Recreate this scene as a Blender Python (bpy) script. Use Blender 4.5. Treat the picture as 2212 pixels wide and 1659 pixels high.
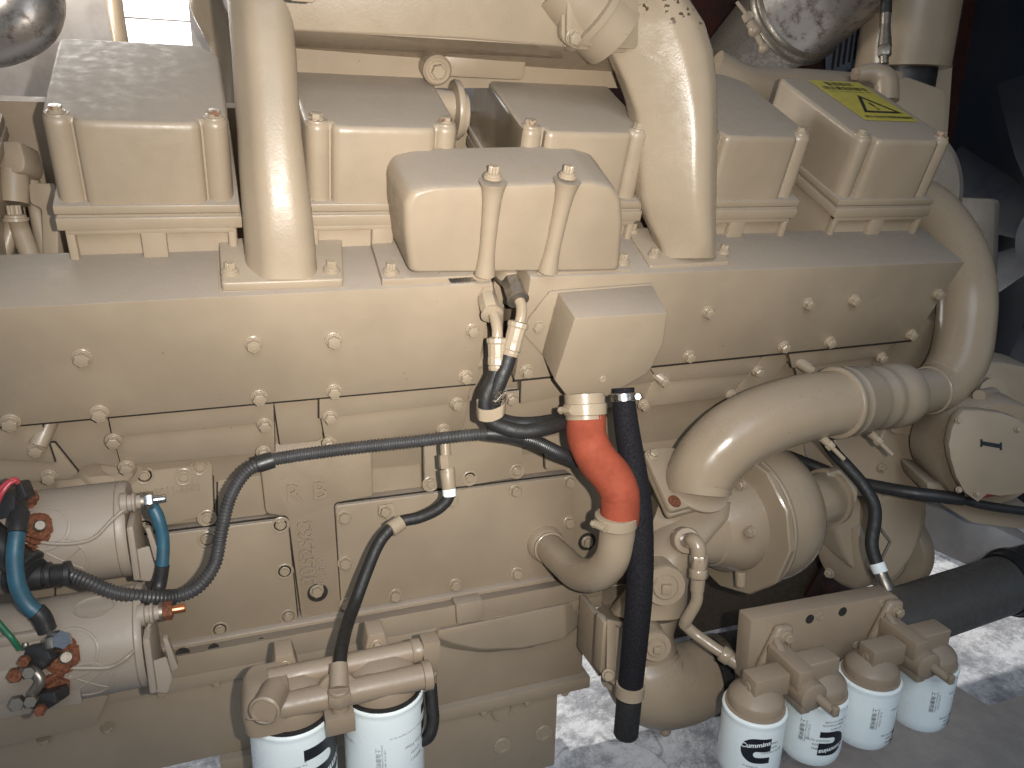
import bpy, bmesh, math, random
from mathutils import Vector as V, Matrix, Quaternion
random.seed(7)
sc = bpy.context.scene
for o in list(bpy.data.objects): bpy.data.objects.remove(o)
C = sc.collection
R_ = math.radians

# ---------------------------------------------------------------- camera
CZ = 1.42                                   # camera height above the concrete
F = 1700.0                                  # focal length in pixels of a 2212 px wide picture
RIGHT = V((0.93914581, -0.34291493, 0.02035951))
UP = V((0.08423711, 0.28734892, 0.95411462))
FWD = V((0.33303043, 0.89433772, -0.29874869))
EYE = V((0, 0, CZ))
cd = bpy.data.cameras.new('camera'); cd.sensor_width = 36; cd.lens = 36 * F / 2212; cd.clip_end = 200; cd.clip_start = 0.02
cam = bpy.data.objects.new('camera', cd); C.objects.link(cam)
m = Matrix.Identity(4)
for i in range(3):
    m[i][0] = RIGHT[i]; m[i][1] = UP[i]; m[i][2] = -FWD[i]; m[i][3] = EYE[i]
cam.matrix_world = m
sc.camera = cam

# ---------------------------------------------------------------- sky, lamps, exposure
w = bpy.data.worlds.new('World'); sc.world = w; w.use_nodes = True
wn = w.node_tree.nodes; wl = w.node_tree.links
bg = wn['Background']; sky = wn.new('ShaderNodeTexSky'); sky.sky_type = 'NISHITA'; sky.sun_disc = False
sky.sun_elevation = R_(48.7); sky.sun_rotation = R_(-9); sky.dust_density = 2.0
wl.new(sky.outputs[0], bg.inputs[0]); bg.inputs[1].default_value = 0.06
def lamp_area(name, loc, target, size, power, color, sizey=None):
    l = bpy.data.lights.new(name, 'AREA'); l.energy = power; l.color = color; l.size = size
    if sizey: l.shape = 'RECTANGLE'; l.size_y = sizey
    else: l.shape = 'DISK'
    o = bpy.data.objects.new(name, l); C.objects.link(o)
    o.location = loc; o.rotation_euler = (V(target) - V(loc)).to_track_quat('-Z', 'Y').to_euler()
    return o
# the torch of the phone that took the picture, beside its lens
torch = lamp_area('torch_lamp', EYE + RIGHT * 0.066 + UP * 0.012, EYE + FWD * 1.2 + UP * .19 + RIGHT * -.07, 0.014, 8.5, (1.0, 0.95, 0.88))
torch.data.spread = R_(92)
# daylight coming in over the photographer's shoulder through the open door
door_light = lamp_area('door_daylight_and_fill', (0.1, -1.3, 2.9), (1.0, 1.1, 0.4), 1.8, 16.0, (0.82, 0.91, 1.0))
window_light = lamp_area('window_daylight', (-.35, 2.45, 2.05), (0.6, 1.2, 1.2), 0.7, 26.0, (1.0, 0.96, 0.90))
door_fill_light = lamp_area('door_daylight_and_fill', (0.1, -1.3, 2.9), (1.0, 1.1, 0.4), 1.8, 16.0, (0.82, 0.91, 1.0))  # added fill lamp, standing at the same spot as the door lamp
door_fill_light.data.spread = R_(120)
sun_l = bpy.data.lights.new('sun', 'SUN'); sun_l.energy = 2.6; sun_l.angle = R_(.5); sun_l.color = (1, .95, .87)
sun = bpy.data.objects.new('sun', sun_l); C.objects.link(sun)
sun.rotation_euler = (V((0.15, -1.0, -1.15))).to_track_quat('-Z', 'Y').to_euler()
sc.view_settings.view_transform = 'Standard'; sc.view_settings.look = 'None'
sc.view_settings.exposure = 0.0; sc.view_settings.gamma = 1
sc.cycles.use_denoising = True
sc.cycles.max_bounces = 8

# ---------------------------------------------------------------- geometry frames
X = V((1, 0, 0)); Y = V((0, 1, 0)); Z = V((0, 0, 1))
UB = V((0, -0.31273, 0.94984))              # up along the cylinder bank (leans out over the viewer)
NB = V((0, 0.94984, 0.31273))               # away, across the bank's outer face
W = V((0, 0.905, 0.4254))                   # away along the tops of covers and flanges
D0 = 1.03
DH = 0.113                                  # head face behind the manifold face
def ray(px, py): return RIGHT * ((px - 1106) / F) + UP * ((829.5 - py) / F) + FWD
def b(px, py, d=0.0):                       # point on a plane parallel to the bank face
    r = ray(px, py); return EYE + r * ((D0 + d) / r.dot(NB))
def k(px, py, y):                           # point on an upright plane along the engine
    r = ray(px, py); return EYE + r * (y / r.y)
def zc(px, py, z): return EYE + ray(px, py) * z
def hz(px, py, h):                          # point on a level plane at height h
    r = ray(px, py); return EYE + r * ((h - CZ) / r.z)
def xp(px, py, x):                          # point on a cross plane at world x
    r = ray(px, py); return EYE + r * (x / r.x)
def bank(x, h, d=0.0): return EYE + X * x + UB * h + NB * (D0 + d)
def proj(p):
    q = p - EYE; z = q.dot(FWD); return (1106 + F * q.dot(RIGHT) / z, 829.5 - F * q.dot(UP) / z, z)

# ---------------------------------------------------------------- materials
def nt(name):
    mt = bpy.data.materials.new(name); mt.use_nodes = True
    n = mt.node_tree.nodes; l = mt.node_tree.links
    return mt, n, l, n['Principled BSDF']
def N(n, t, **kw):
    q = n.new(t)
    for a, v in kw.items(): setattr(q, a, v)
    return q
def mixc(n, l, fac, a, b_):
    q = N(n, 'ShaderNodeMix', data_type='RGBA')
    for s, v in ((0, fac), (6, a), (7, b_)):
        if hasattr(v, 'is_linked'): l.new(v, q.inputs[s])
        else: q.inputs[s].default_value = v if s == 0 else (*v, 1)
    return q.outputs[2]
def ramp(n, l, src, a, b_, lo=0.0, hi=1.0):
    q = N(n, 'ShaderNodeMapRange'); q.interpolation_type = 'SMOOTHSTEP'
    l.new(src, q.inputs[0]); q.inputs[1].default_value = a; q.inputs[2].default_value = b_
    q.inputs[3].default_value = lo; q.inputs[4].default_value = hi
    return q.outputs[0]
def noise(n, l, vec, scale, detail=4, rough=.55):
    q = N(n, 'ShaderNodeTexNoise'); q.inputs['Scale'].default_value = scale
    q.inputs['Detail'].default_value = detail; q.inputs['Roughness'].default_value = rough
    l.new(vec, q.inputs['Vector']); return q.outputs['Fac']
def math_(n, l, op, a, b_):
    q = N(n, 'ShaderNodeMath', operation=op)
    for i, v in enumerate((a, b_)):
        if hasattr(v, 'is_linked'): l.new(v, q.inputs[i])
        else: q.inputs[i].default_value = v
    return q.outputs[0]
def paint(name, col, rough=.36, dust=0.55, dustcol=(.27, .232, .195), peel=0.10, cast=0.12, chips=0.0, spec=.5, chipcol=(.07, .045, .03), chipthr=.735, chipz=None):
    mt, n, l, p = nt(name)
    tc = N(n, 'ShaderNodeNewGeometry'); pos = tc.outputs['Position']
    n1 = noise(n, l, pos, 6.0, 3); n2 = noise(n, l, pos, 55.0, 5, .65); n3 = noise(n, l, pos, 520.0, 2)
    c = mixc(n, l, ramp(n, l, n1, .3, .75), tuple(x * .90 for x in col), tuple(min(1, x * 1.07) for x in col))
    c = mixc(n, l, ramp(n, l, n2, .55, .8, 0, .22), c, tuple(x * .72 for x in col))
    if dust:
        sx = N(n, 'ShaderNodeSeparateXYZ'); l.new(tc.outputs['Normal'], sx.inputs[0])
        up = ramp(n, l, sx.outputs[2], .35, .85)
        d = math_(n, l, 'MULTIPLY', up, ramp(n, l, n2, .25, .62, dust * .75, min(1, dust * 1.35)))
        sp = ramp(n, l, noise(n, l, pos, 900.0, 1), .62, .74)
        dc = mixc(n, l, sp, dustcol, (.42, .38, .33))
        c = mixc(n, l, d, c, dc)
    else: d = None
    if chips:
        ch = ramp(n, l, noise(n, l, pos, 85.0, 3), chipthr, chipthr + .015)
        if chipz:
            sz = N(n, 'ShaderNodeSeparateXYZ'); l.new(pos, sz.inputs[0]); ch = math_(n, l, 'MULTIPLY', ch, ramp(n, l, sz.outputs[2], chipz, chipz + .03))
        c = mixc(n, l, math_(n, l, 'MULTIPLY', ch, chips), c, chipcol)
    # sparse dark specks of grime
    vo = N(n, 'ShaderNodeTexVoronoi'); vo.inputs['Scale'].default_value = 38; l.new(pos, vo.inputs['Vector'])
    spk = ramp(n, l, vo.outputs['Distance'], .055, .035)
    spk = math_(n, l, 'MULTIPLY', spk, ramp(n, l, noise(n, l, pos, 9, 2), .52, .6, 0, .75))
    c = mixc(n, l, spk, c, (.10, .065, .045))
    l.new(c, p.inputs['Base Color'])
    r = ramp(n, l, n2, .3, .7, rough * .85, rough * 1.25)
    if d is not None:
        q = N(n, 'ShaderNodeMix', data_type='FLOAT'); l.new(d, q.inputs[0]); l.new(r, q.inputs[2]); q.inputs[3].default_value = .85; r = q.outputs[0]
    l.new(r, p.inputs['Roughness'])
    p.inputs['Specular IOR Level'].default_value = spec
    h = math_(n, l, 'ADD', math_(n, l, 'MULTIPLY', noise(n, l, pos, 230, 3), peel), math_(n, l, 'MULTIPLY', noise(n, l, pos, 38, 2), cast * 2.2))
    bp = N(n, 'ShaderNodeBump'); bp.inputs['Strength'].default_value = .55; bp.inputs['Distance'].default_value = .0028
    l.new(h, bp.inputs['Height']); l.new(bp.outputs[0], p.inputs['Normal'])
    return mt
def plain(name, col, rough=.5, metal=0.0, var=.15, scale=60, bump=.0, spec=.5, col2=None, thr=(.45, .6)):
    mt, n, l, p = nt(name)
    tc = N(n, 'ShaderNodeNewGeometry'); pos = tc.outputs['Position']
    n2 = noise(n, l, pos, scale, 5, .65)
    c2 = col2 or tuple(x * (1 - var) for x in col)
    f = ramp(n, l, n2, *thr) if col2 else ramp(n, l, n2, .35, .65)
    l.new(mixc(n, l, f, col, c2), p.inputs['Base Color'])
    l.new(ramp(n, l, n2, .3, .7, max(.05, rough * .8), min(1, rough * 1.2)), p.inputs['Roughness'])
    p.inputs['Metallic'].default_value = metal; p.inputs['Specular IOR Level'].default_value = spec
    if bump:
        bp = N(n, 'ShaderNodeBump'); bp.inputs['Strength'].default_value = .5; bp.inputs['Distance'].default_value = bump
        l.new(noise(n, l, pos, scale * 3, 3), bp.inputs['Height']); l.new(bp.outputs[0], p.inputs['Normal'])
    return mt
BEIGE = (.288, .225, .157)
M = {}
M['paint'] = paint('cast_iron_paint', BEIGE, chips=.0)
M['gloss'] = paint('glossy_pipe_paint', (0.295, 0.230, 0.159), rough=.20, dust=.18, peel=.03, cast=.015)
M['tower'] = paint('duct_paint', (0.302, 0.237, 0.166), rough=.40, dust=.25, peel=.22, cast=.02)
M['rough'] = paint('rough_cast_paint', (0.268, 0.207, 0.142), rough=.45, peel=.25, cast=.22)
M['starter'] = paint('starter_paint', (0.270, 0.222, 0.175), rough=.45, dust=.3, peel=.04, cast=.03)
M['bolt'] = paint('bolt_paint', (0.309, 0.244, 0.170), rough=.30, dust=.12, peel=.05, cast=.05)
M['worn'] = paint('worn_bolt_paint', (.31, .25, .175), rough=.36, dust=.12, peel=.05, cast=.05, chips=.9, chipcol=(.17, .075, .05), chipthr=.60)
M['head'] = paint('filter_head_paint', (0.277, 0.211, 0.147), rough=.36, dust=.25)
M['chipped'] = paint('chipped_duct_paint', (0.302, 0.237, 0.166), rough=.24, dust=.25, peel=.10, cast=.02, chips=1.0, chipthr=.63, chipz=b(1450, 75, .11).z)
M['black'] = plain('black_plastic', (.025, .024, .024), rough=.42, var=.4, scale=90)
M['rubber'] = plain('black_rubber', (.018, .017, .016), rough=.55, var=.45, scale=120, bump=.001)
M['foam'] = plain('black_foam', (.010, .009, .012), rough=.85, var=.4, scale=300, bump=.0006, spec=.25)
M['conduit'] = plain('ribbed_conduit', (.046, .044, .044), rough=.46, var=.35, scale=40)
M['red'] = plain('red_silicone', (.29, .062, .032), rough=.78, var=.22, scale=22, bump=.0012, spec=.22)
M['blue'] = plain('blue_cable', (.026, .092, .135), rough=.45, var=.3, scale=40)
M['green'] = plain('green_wire', (.02, .12, .06), rough=.45)
M['pink'] = plain('red_wire', (.38, .05, .06), rough=.4)
M['steel'] = plain('zinc_steel', (.62, .62, .60), rough=.28, metal=1, var=.3, scale=120)
M['dull'] = plain('dull_steel', (.34, .30, .25), rough=.42, metal=.9, var=.35, scale=90)
M['rust'] = plain('rust', (.17, .055, .022), rough=.9, var=.5, scale=240, bump=.0016)
M['copper'] = plain('copper_thread', (.75, .30, .14), rough=.35, metal=1)
M['white'] = plain('white_can_paint', (.80, .86, .85), rough=.28, var=.05, scale=14)
M['ink'] = plain('black_ink', (.012, .014, .018), rough=.35, var=.1)
M['inkgrey'] = plain('grey_ink', (.16, .17, .18), rough=.4, var=.1)
M['inkwhite'] = plain('white_ink', (.80, .86, .85), rough=.3, var=.05)
M['yellow'] = plain('yellow_vinyl', (.40, .34, .06), rough=.45, var=.12, scale=30)
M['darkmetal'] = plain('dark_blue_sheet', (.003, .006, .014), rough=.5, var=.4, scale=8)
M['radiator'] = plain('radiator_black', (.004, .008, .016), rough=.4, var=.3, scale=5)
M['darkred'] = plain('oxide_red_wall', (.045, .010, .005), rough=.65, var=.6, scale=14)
M['bluegrey'] = plain('louvre_paint', (.12, .145, .20), rough=.5)
M['exhaust'] = plain('heat_stained_steel', (.42, .39, .36), rough=.38, metal=.75, scale=34, col2=(.16, .125, .105), thr=(.46, .72))
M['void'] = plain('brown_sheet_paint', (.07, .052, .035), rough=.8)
M['skid'] = plain('skid_paint', (.38, .345, .32), rough=.6, var=.2, scale=12)
M['darkpipe'] = plain('dark_pipe_paint', (.085, .078, .070), rough=.45)
M['side_shade'] = paint('side_shade_paint', (.115, .088, .060), rough=.2, dust=.1, peel=.1, cast=.03)
M['guard_shade'] = paint('guard_shade_paint', (.12, .105, .088), rough=.5)  # beige plates in dim light; their shade is put into this colour
M['hole'] = plain('hole_shade_dark', (.02, .016, .012), rough=.9)  # also used for the strips standing in for shadow under the manifold

# ---------------------------------------------------------------- mesh builder
def unit(v): return v.normalized()
def perp(a):
    a = unit(a); t = Z if abs(a.z) < .9 else X
    u = unit(a.cross(t)); return u, unit(a.cross(u))
def rnd(pts, r, n=4):
    """round the corners of a flat polygon; r may be one value or one per corner"""
    out = []; m_ = len(pts)
    for i, p in enumerate(pts):
        rr = r[i] if isinstance(r, (list, tuple)) else r
        a = pts[i - 1]; c = pts[(i + 1) % m_]
        da = a - p; dc = c - p
        rr = min(rr, da.length * .48, dc.length * .48)
        if rr < 1e-5: out.append(p); continue
        p0 = p + unit(da) * rr; p1 = p + unit(dc) * rr
        for j in range(n + 1):
            t = j / n; out.append(p0 * (1 - t) ** 2 + p * 2 * t * (1 - t) + p1 * t * t)
    return out
def spline(pts, sub=8):
    if sub <= 1 or len(pts) < 3: return list(pts)
    P = [pts[0] * 2 - pts[1]] + list(pts) + [pts[-1] * 2 - pts[-2]]
    out = []
    for i in range(1, len(P) - 2):
        p0, p1, p2, p3 = P[i - 1:i + 3]
        for j in range(sub):
            t = j / sub
            out.append(.5 * ((2 * p1) + (p2 - p0) * t + (2 * p0 - 5 * p1 + 4 * p2 - p3) * t * t + (3 * p1 - p0 - 3 * p2 + p3) * t ** 3))
    out.append(P[-2].copy()); return out
def lerp_list(vals, m_, n_):
    if not isinstance(vals, (list, tuple)): return [vals] * n_
    out = []
    for i in range(n_):
        t = i / (n_ - 1) * (len(vals) - 1); j = min(int(t), len(vals) - 2); f = t - j
        out.append(vals[j] * (1 - f) + vals[j + 1] * f)
    return out
def outset(pts, d):
    c = sum(pts, V((0, 0, 0))) / len(pts); n_ = V((0, 0, 0))
    for i in range(len(pts)): n_ += (pts[i] - c).cross(pts[(i + 1) % len(pts)] - c)
    n_ = n_.normalized(); out = []
    for i, p in enumerate(pts):
        a = (p - pts[i - 1]); e = (pts[(i + 1) % len(pts)] - p)
        if a.length < 1e-6 or e.length < 1e-6: out.append(p); continue
        na = a.normalized().cross(n_); ne = e.normalized().cross(n_); m_ = na + ne
        out.append(p + m_ / max(.4, m_.length_squared) * 2 * d if m_.length > 1e-4 else p)
    return out
class MB:
    def __init__(s): s.bm = bmesh.new(); s.mats = []
    def mi(s, m_):
        m_ = M[m_] if isinstance(m_, str) else m_
        if m_ not in s.mats: s.mats.append(m_)
        return s.mats.index(m_)
    def raw(s, vs, fs, mat=None):
        nv = [s.bm.verts.new(v) for v in vs]; out = []
        mi = s.mi(mat) if mat else 0
        for f in fs:
            try: q = s.bm.faces.new([nv[i] for i in f]); q.material_index = mi; out.append(q)
            except ValueError: pass
        return nv, out
    def prism(s, pts, vec=None, bev=0, seg=2, back=None, mat=None, only_front=False):
        n_ = len(pts); bk = back or [p + vec for p in pts]
        fs = [list(range(n_)), list(range(2 * n_ - 1, n_ - 1, -1))] + [[i, i + n_, (i + 1) % n_ + n_, (i + 1) % n_] for i in range(n_)]
        nv, nf = s.raw(list(pts) + list(bk), fs, mat)
        bmesh.ops.recalc_face_normals(s.bm, faces=nf)
        if bev:
            es = set()
            for f in nf:
                for e in f.edges:
                    if len(e.link_faces) == 2 and e.calc_face_angle(0) > .6: es.add(e)
            if only_front:
                ft = set(nv[:n_]); es = {e for e in es if e.verts[0] in ft and e.verts[1] in ft}
            r = bmesh.ops.bevel(s.bm, geom=list(es), offset=bev, segments=seg, profile=.5, affect='EDGES', clamp_overlap=True)
            if mat:
                for f in r['faces']: f.material_index = s.mi(mat)
        return s
    def box(s, o, ax, ay, az, bev=0, seg=2, mat=None):
        return s.prism([o, o + ax, o + ax + ay, o + ay], az, bev, seg, mat=mat)
    def tube(s, path, rad, seg=16, sub=8, caps=True, mat=None, up=None, close=False):
        pp = spline(path, sub); n_ = len(pp)
        rr = rad if callable(rad) else None
        if rr is None:
            if isinstance(rad, (list, tuple)) and len(rad) == len(path) and sub > 1 and len(path) > 2:
                rl = [q.x for q in spline([V((r, 0, 0)) for r in rad], sub)]
            else: rl = lerp_list(rad, 0, n_)
        tan = []
        for i in range(n_):
            a = pp[max(0, i - 1)]; c = pp[min(n_ - 1, i + 1)]; tan.append(unit(c - a))
        u, v = perp(tan[0]); rings = []; L = 0
        for i in range(n_):
            if i:
                L += (pp[i] - pp[i - 1]).length
                q = tan[i - 1].rotation_difference(tan[i]); u = q @ u; v = q @ v
            r = rr(i / (n_ - 1), L) if rr else rl[i]
            rings.append([pp[i] + (u * math.cos(6.28318 * j / seg) + v * math.sin(6.28318 * j / seg)) * r for j in range(seg)])
        return s.rings(rings, caps, mat)
    def rings(s, rings, caps=True, mat=None):
        seg = len(rings[0]); vs = [p for r in rings for p in r]; fs = []
        for i in range(len(rings) - 1):
            for j in range(seg):
                fs.append([i * seg + j, i * seg + (j + 1) % seg, (i + 1) * seg + (j + 1) % seg, (i + 1) * seg + j])
        if caps:
            fs.append(list(range(seg))[::-1]); fs.append([(len(rings) - 1) * seg + j for j in range(seg)])
        nv, nf = s.raw(vs, fs, mat); bmesh.ops.recalc_face_normals(s.bm, faces=nf); return s
    def lathe(s, o, ax, prof, seg=24, mat=None, caps=True):
        ax = unit(ax); u, v = perp(ax)
        return s.rings([[o + ax * z + (u * math.cos(6.28318 * j / seg) + v * math.sin(6.28318 * j / seg)) * max(r, 1e-4) for j in range(seg)] for r, z in prof], caps, mat)
    def cyl(s, a, c, r, r2=None, seg=20, mat=None, bev=0):
        h = (c - a).length; r2 = r if r2 is None else r2
        if bev: return s.lathe(a, c - a, [(r - bev, 0), (r, bev), (r2, h - bev), (r2 - bev, h)], seg, mat)
        return s.lathe(a, c - a, [(r, 0), (r2, h)], seg, mat)
    def hexa(s, a, c, r, mat=None, seg=6, rot=0):
        ax = unit(c - a); u, v = perp(ax); h = (c - a).length
        f = lambda rr, z: [a + ax * z + (u * math.cos(6.28318 * j / seg + rot) + v * math.sin(6.28318 * j / seg + rot)) * rr for j in range(seg)]
        return s.rings([f(r * .96, 0), f(r, h * .06), f(r, h * .86), f(r * .88, h)], True, mat)
    def loft(s, secs, n_=28, e=4.0, mat=None, caps=True):
        """secs: (centre, half vector a, half vector b[, exponent])"""
        rings = []
        for q in secs:
            c, a, d = q[:3]; ee = q[3] if len(q) > 3 else e; ring = []
            for j in range(n_):
                t = 6.28318 * (j + .5) / n_; ct, st = math.cos(t), math.sin(t)
                ring.append(c + a * math.copysign(abs(ct) ** (2 / ee), ct) + d * math.copysign(abs(st) ** (2 / ee), st))
            rings.append(ring)
        return s.rings(rings, caps, mat)
    def sphere(s, c, r, mat=None, sc_=(1, 1, 1)):
        rings = []
        for i in range(1, 9):
            t = math.pi * i / 9
            rings.append([c + V((r * math.sin(t) * math.cos(6.28318 * j / 16) * sc_[0], r * math.sin(t) * math.sin(6.28318 * j / 16) * sc_[1], r * math.cos(t) * sc_[2])) for j in range(16)])
        return s.rings(rings, True, mat)
    def text(s, txt, mfun, size=1.0, mat=None, depth=0.0, align='CENTER', bold=0.0, step=None):
        """mfun maps flat (x, y, z) of the lettering to world"""
        vs, fs = text_mesh(txt, size, align, bold, depth, step)
        nv, nf = s.raw([mfun(p) for p in vs], fs, mat)
        return s
def on_surface(o, px, py, lift=.0004):
    from mathutils.bvhtree import BVHTree
    if o.name not in _bv:
        me = o.data; _bv[o.name] = BVHTree.FromPolygons([v.co + WPOS[o] for v in me.vertices], [list(p.vertices) for p in me.polygons])
    r = ray(px, py).normalized(); h = _bv[o.name].ray_cast(EYE, r)
    return h[0] - r * lift if h[0] else None
_bv = {}
_tc = {}
def text_mesh(txt, size, align, bold, depth, step):
    key = (txt, size, align, bold, depth, step)
    if key in _tc: return _tc[key]
    cu = bpy.data.curves.new('t', 'FONT'); cu.body = txt; cu.size = size; cu.align_x = align; cu.align_y = 'CENTER'; cu.offset = bold; cu.extrude = depth
    cu.resolution_u = 3
    ob = bpy.data.objects.new('t', cu); C.objects.link(ob); bpy.context.view_layer.update()
    me = bpy.data.meshes.new_from_object(ob.evaluated_get(bpy.context.evaluated_depsgraph_get()))
    bm = bmesh.new(); bm.from_mesh(me)
    if step and bm.verts:
        xs = [v.co.x for v in bm.verts]; x_ = min(xs) + step
        while x_ < max(xs):
            bmesh.ops.bisect_plane(bm, geom=bm.verts[:] + bm.edges[:] + bm.faces[:], plane_co=(x_, 0, 0), plane_no=(1, 0, 0)); x_ += step
    bm.verts.index_update()
    r = ([v.co.copy() for v in bm.verts], [[v.index for v in f.verts] for f in bm.faces])
    bm.free(); bpy.data.objects.remove(ob); bpy.data.curves.remove(cu); bpy.data.meshes.remove(me)
    _tc[key] = r; return r

# ---------------------------------------------------------------- objects
WPOS = {}
def empty(name, loc, label=None, cat=None, group=None, kind=None):
    o = bpy.data.objects.new(name, None); C.objects.link(o); o.location = loc; o.empty_display_size = .05; WPOS[o] = V(loc)
    tag(o, label, cat, group, kind); return o
def tag(o, label=None, cat=None, group=None, kind=None):
    if label: o['label'] = label
    if cat: o['category'] = cat
    if group: o['group'] = group
    if kind: o['kind'] = kind
    return o
def part(name, mb, mat='paint', parent=None, label=None, cat=None, group=None, kind=None, ang=38, bevel=0):
    me = bpy.data.meshes.new(name); bm = mb.bm
    bm.verts.ensure_lookup_table()
    lo = V([min(v.co[i] for v in bm.verts) for i in range(3)]); hi = V([max(v.co[i] for v in bm.verts) for i in range(3)])
    c = (lo + hi) / 2; c.z = lo.z if parent is None else c.z
    bmesh.ops.translate(bm, verts=bm.verts, vec=-c)
    bm.to_mesh(me); bm.free()
    for m_ in (mb.mats or [M[mat] if isinstance(mat, str) else mat]): me.materials.append(m_)
    me.shade_smooth(); me.set_sharp_from_angle(angle=R_(ang))
    o = bpy.data.objects.new(name, me); C.objects.link(o); WPOS[o] = c
    if parent: o.parent = parent; o.location = c - WPOS[parent]
    else: o.location = c
    return tag(o, label, cat, group, kind)
_bm = {}
def bolt_mesh(kind, mat):
    key = (kind, mat)
    if key in _bm: return _bm[key]
    q = MB(); O = V((0, 0, 0))
    if kind == 'hex':
        q.lathe(O, Z, [(1, -.1), (1, .16), (.9, .22), (.84, .22), (.84, .36), (.8, .40)], 28)
        q.hexa(O + Z * .36, O + Z * 1.02, .80, rot=.3)
        q.lathe(O + Z * 1.0, Z, [(.55, 0), (.45, .05), (.2, .04)], 12)
    elif kind == 'small':
        q.lathe(O, Z, [(1, -.1), (1, .14), (.92, .2)], 24)
        q.hexa(O + Z * .18, O + Z * .85, .78, rot=.3)
    elif kind == 'twelve':
        q.lathe(O, Z, [(1.12, -.1), (1.12, .15), (1.03, .22), (.95, .22), (.95, .38), (.86, .46), (.62, .52)], 28)
        rg = lambda r1, r2, z: [V(((r1 if j % 2 else r2) * math.cos(6.28318 * j / 24), (r1 if j % 2 else r2) * math.sin(6.28318 * j / 24), z)) for j in range(24)]
        q.rings([rg(.60, .50, .4), rg(.60, .50, 1.25), rg(.53, .46, 1.34)])
        q.lathe(Z * 1.33, Z, [(.36, 0), (.3, -.12), (.1, -.12)], 12)
    elif kind == 'ringed':
        q.lathe(O, Z, [(1.25, -.1), (1.25, .10), (1.12, .16), (1.0, .12), (.98, .02), (.9, .0)], 28)
        q.lathe(O, Z, [(.72, -.05), (.72, .12), (.66, .16)], 24)
        q.hexa(O + Z * .1, O + Z * .5, .6, rot=.2)
    elif kind == 'plug':
        q.lathe(O, Z, [(1, -.1), (1, .12), (.9, .2), (.62, .2), (.58, .14), (.3, .12)], 28)
        q.hexa(O + Z * .1, O + Z * .17, .32)
    me = bpy.data.meshes.new('bolt_' + kind); q.bm.to_mesh(me); q.bm.free()
    me.materials.append(M[mat]); me.shade_smooth(); me.set_sharp_from_angle(angle=R_(30)); _bm[key] = me; return me
def bolt(parent, p, ax, r=.0125, kind='hex', mat='bolt', name='bolt', label=None, spin=None):
    o = bpy.data.objects.new(name, bolt_mesh(kind, mat)); C.objects.link(o); o.parent = parent
    WPOS[o] = p; o.location = p - WPOS[parent]
    qt = V((0, 0, 1)).rotation_difference(unit(ax)) @ Quaternion((0, 0, 1), random.random() * 6 if spin is None else spin)
    o.rotation_mode = 'QUATERNION'; o.rotation_quaternion = qt; o.scale = (r, r, r * (.72 if kind == 'hex' and mat == 'worn' else 1))
    if label: o['label'] = label
    return o
# ================================================================ THE ENGINE
engine = empty('diesel_engine', (0.7, 1.7, .25), 'large beige painted V diesel engine filling the picture, rows of rocker covers along its top', 'engine')

# ---- rocker covers with the cylinder head under each
PITCH = .3303; CX0 = -.204; CW = .229
def HP(x, h, w_=0.0): return bank(x, h, DH) + W * w_
sticker_host = None
for i in range(-1, 5):
    x0 = CX0 + i * PITCH; x1 = x0 + CW
    hT, hB = -.364, -.480
    q = MB()
    L = [(x0, .060), (x0 + .0005, .022), (x0 + .003, .010), (x0 + .009, .002), (x0 + .017, -.001), (x0 + .026, .001), (x0 + .032, .004), (x0 + .0345, .0075), (x0 + .037, .0075), (x0 + .0385, .001), (x0 + .042, -.004), (x0 + .050, -.006), (x0 + .07, -.0065)]
    Rr = [(x1 - (p[0] - x0), p[1]) for p in reversed(L)]
    plan = L + Rr + [(x1, .232), (x1 - .003, .244), (x1 - .014, .262), (x1 - .027, .276), (x1 - .040, .283), (x0 + .014, .283), (x0 + .004, .279), (x0, .268)]
    rings = [[HP(x, hB, w_) for x, w_ in plan]]
    base = [HP(x, hT, w_) for x, w_ in plan]
    for dz_, ins in ((.010, 0), (.006, .0005), (.0033, .0016), (.0012, .0034), (.0003, .0052), (0, .0072)):
        rings.append([p - UB * dz_ for p in outset(base, -ins)])
    q.rings(rings, mat='paint')
    if i == 2:                               # shade on the third cover's left side, put in as darker paint
        q.bm.normal_update(); mi_ = q.mi('side_shade')
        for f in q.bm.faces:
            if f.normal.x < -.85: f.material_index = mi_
    rc = part('rocker_cover', q, 'paint', engine, ang=50)
    if i == 4: sticker_host = rc
    for bx in (x0 + .018, x1 - .018):
        bolt(rc, HP(bx, hT + .0005, .019), UB, .0115, 'hex', 'worn')
    for bx in (x0 + .019, x1 - .019):
        q = MB(); q.lathe(HP(bx, hT - .004, .019), UB, [(.0155, 0), (.0155, .0035), (.0148, .0045)], 28); part('bolt_seat', q, 'paint', rc)
    # gasket joint flanges and head
    q = MB()
    q.box(HP(x0 - .004, hB + .002, -.010), X * (CW + .010), W * .283, UB * -.012, .0015)
    q.box(HP(x0 - .001, hB - .0115, -.008), X * (CW + .006), W * .283, UB * -.0035, .0)
    q.box(HP(x0 - .004, hB - .0155, -.011), X * (CW + .012), W * .283, UB * -.018, .002)
    hd = HP(x0 + .004, hB - .03, .004)
    q.box(hd, X * (CW - .004), W * .283, UB * -.24, .002)
    # raised frame around two cast pockets
    for (fa, fb) in ((0, .012), (.088, .122), (.198, .210)):
        q.box(HP(x0 + .004 + fa * 1.07, hB - .033, -.008), X * (fb - fa), W * .016, UB * -.12, .003)
    q.box(HP(x0 + .004, hB - .033, -.0082), X * .223, W * .016, UB * -.010, .003)
    part('cylinder_head', q, 'paint', engine)

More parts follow.
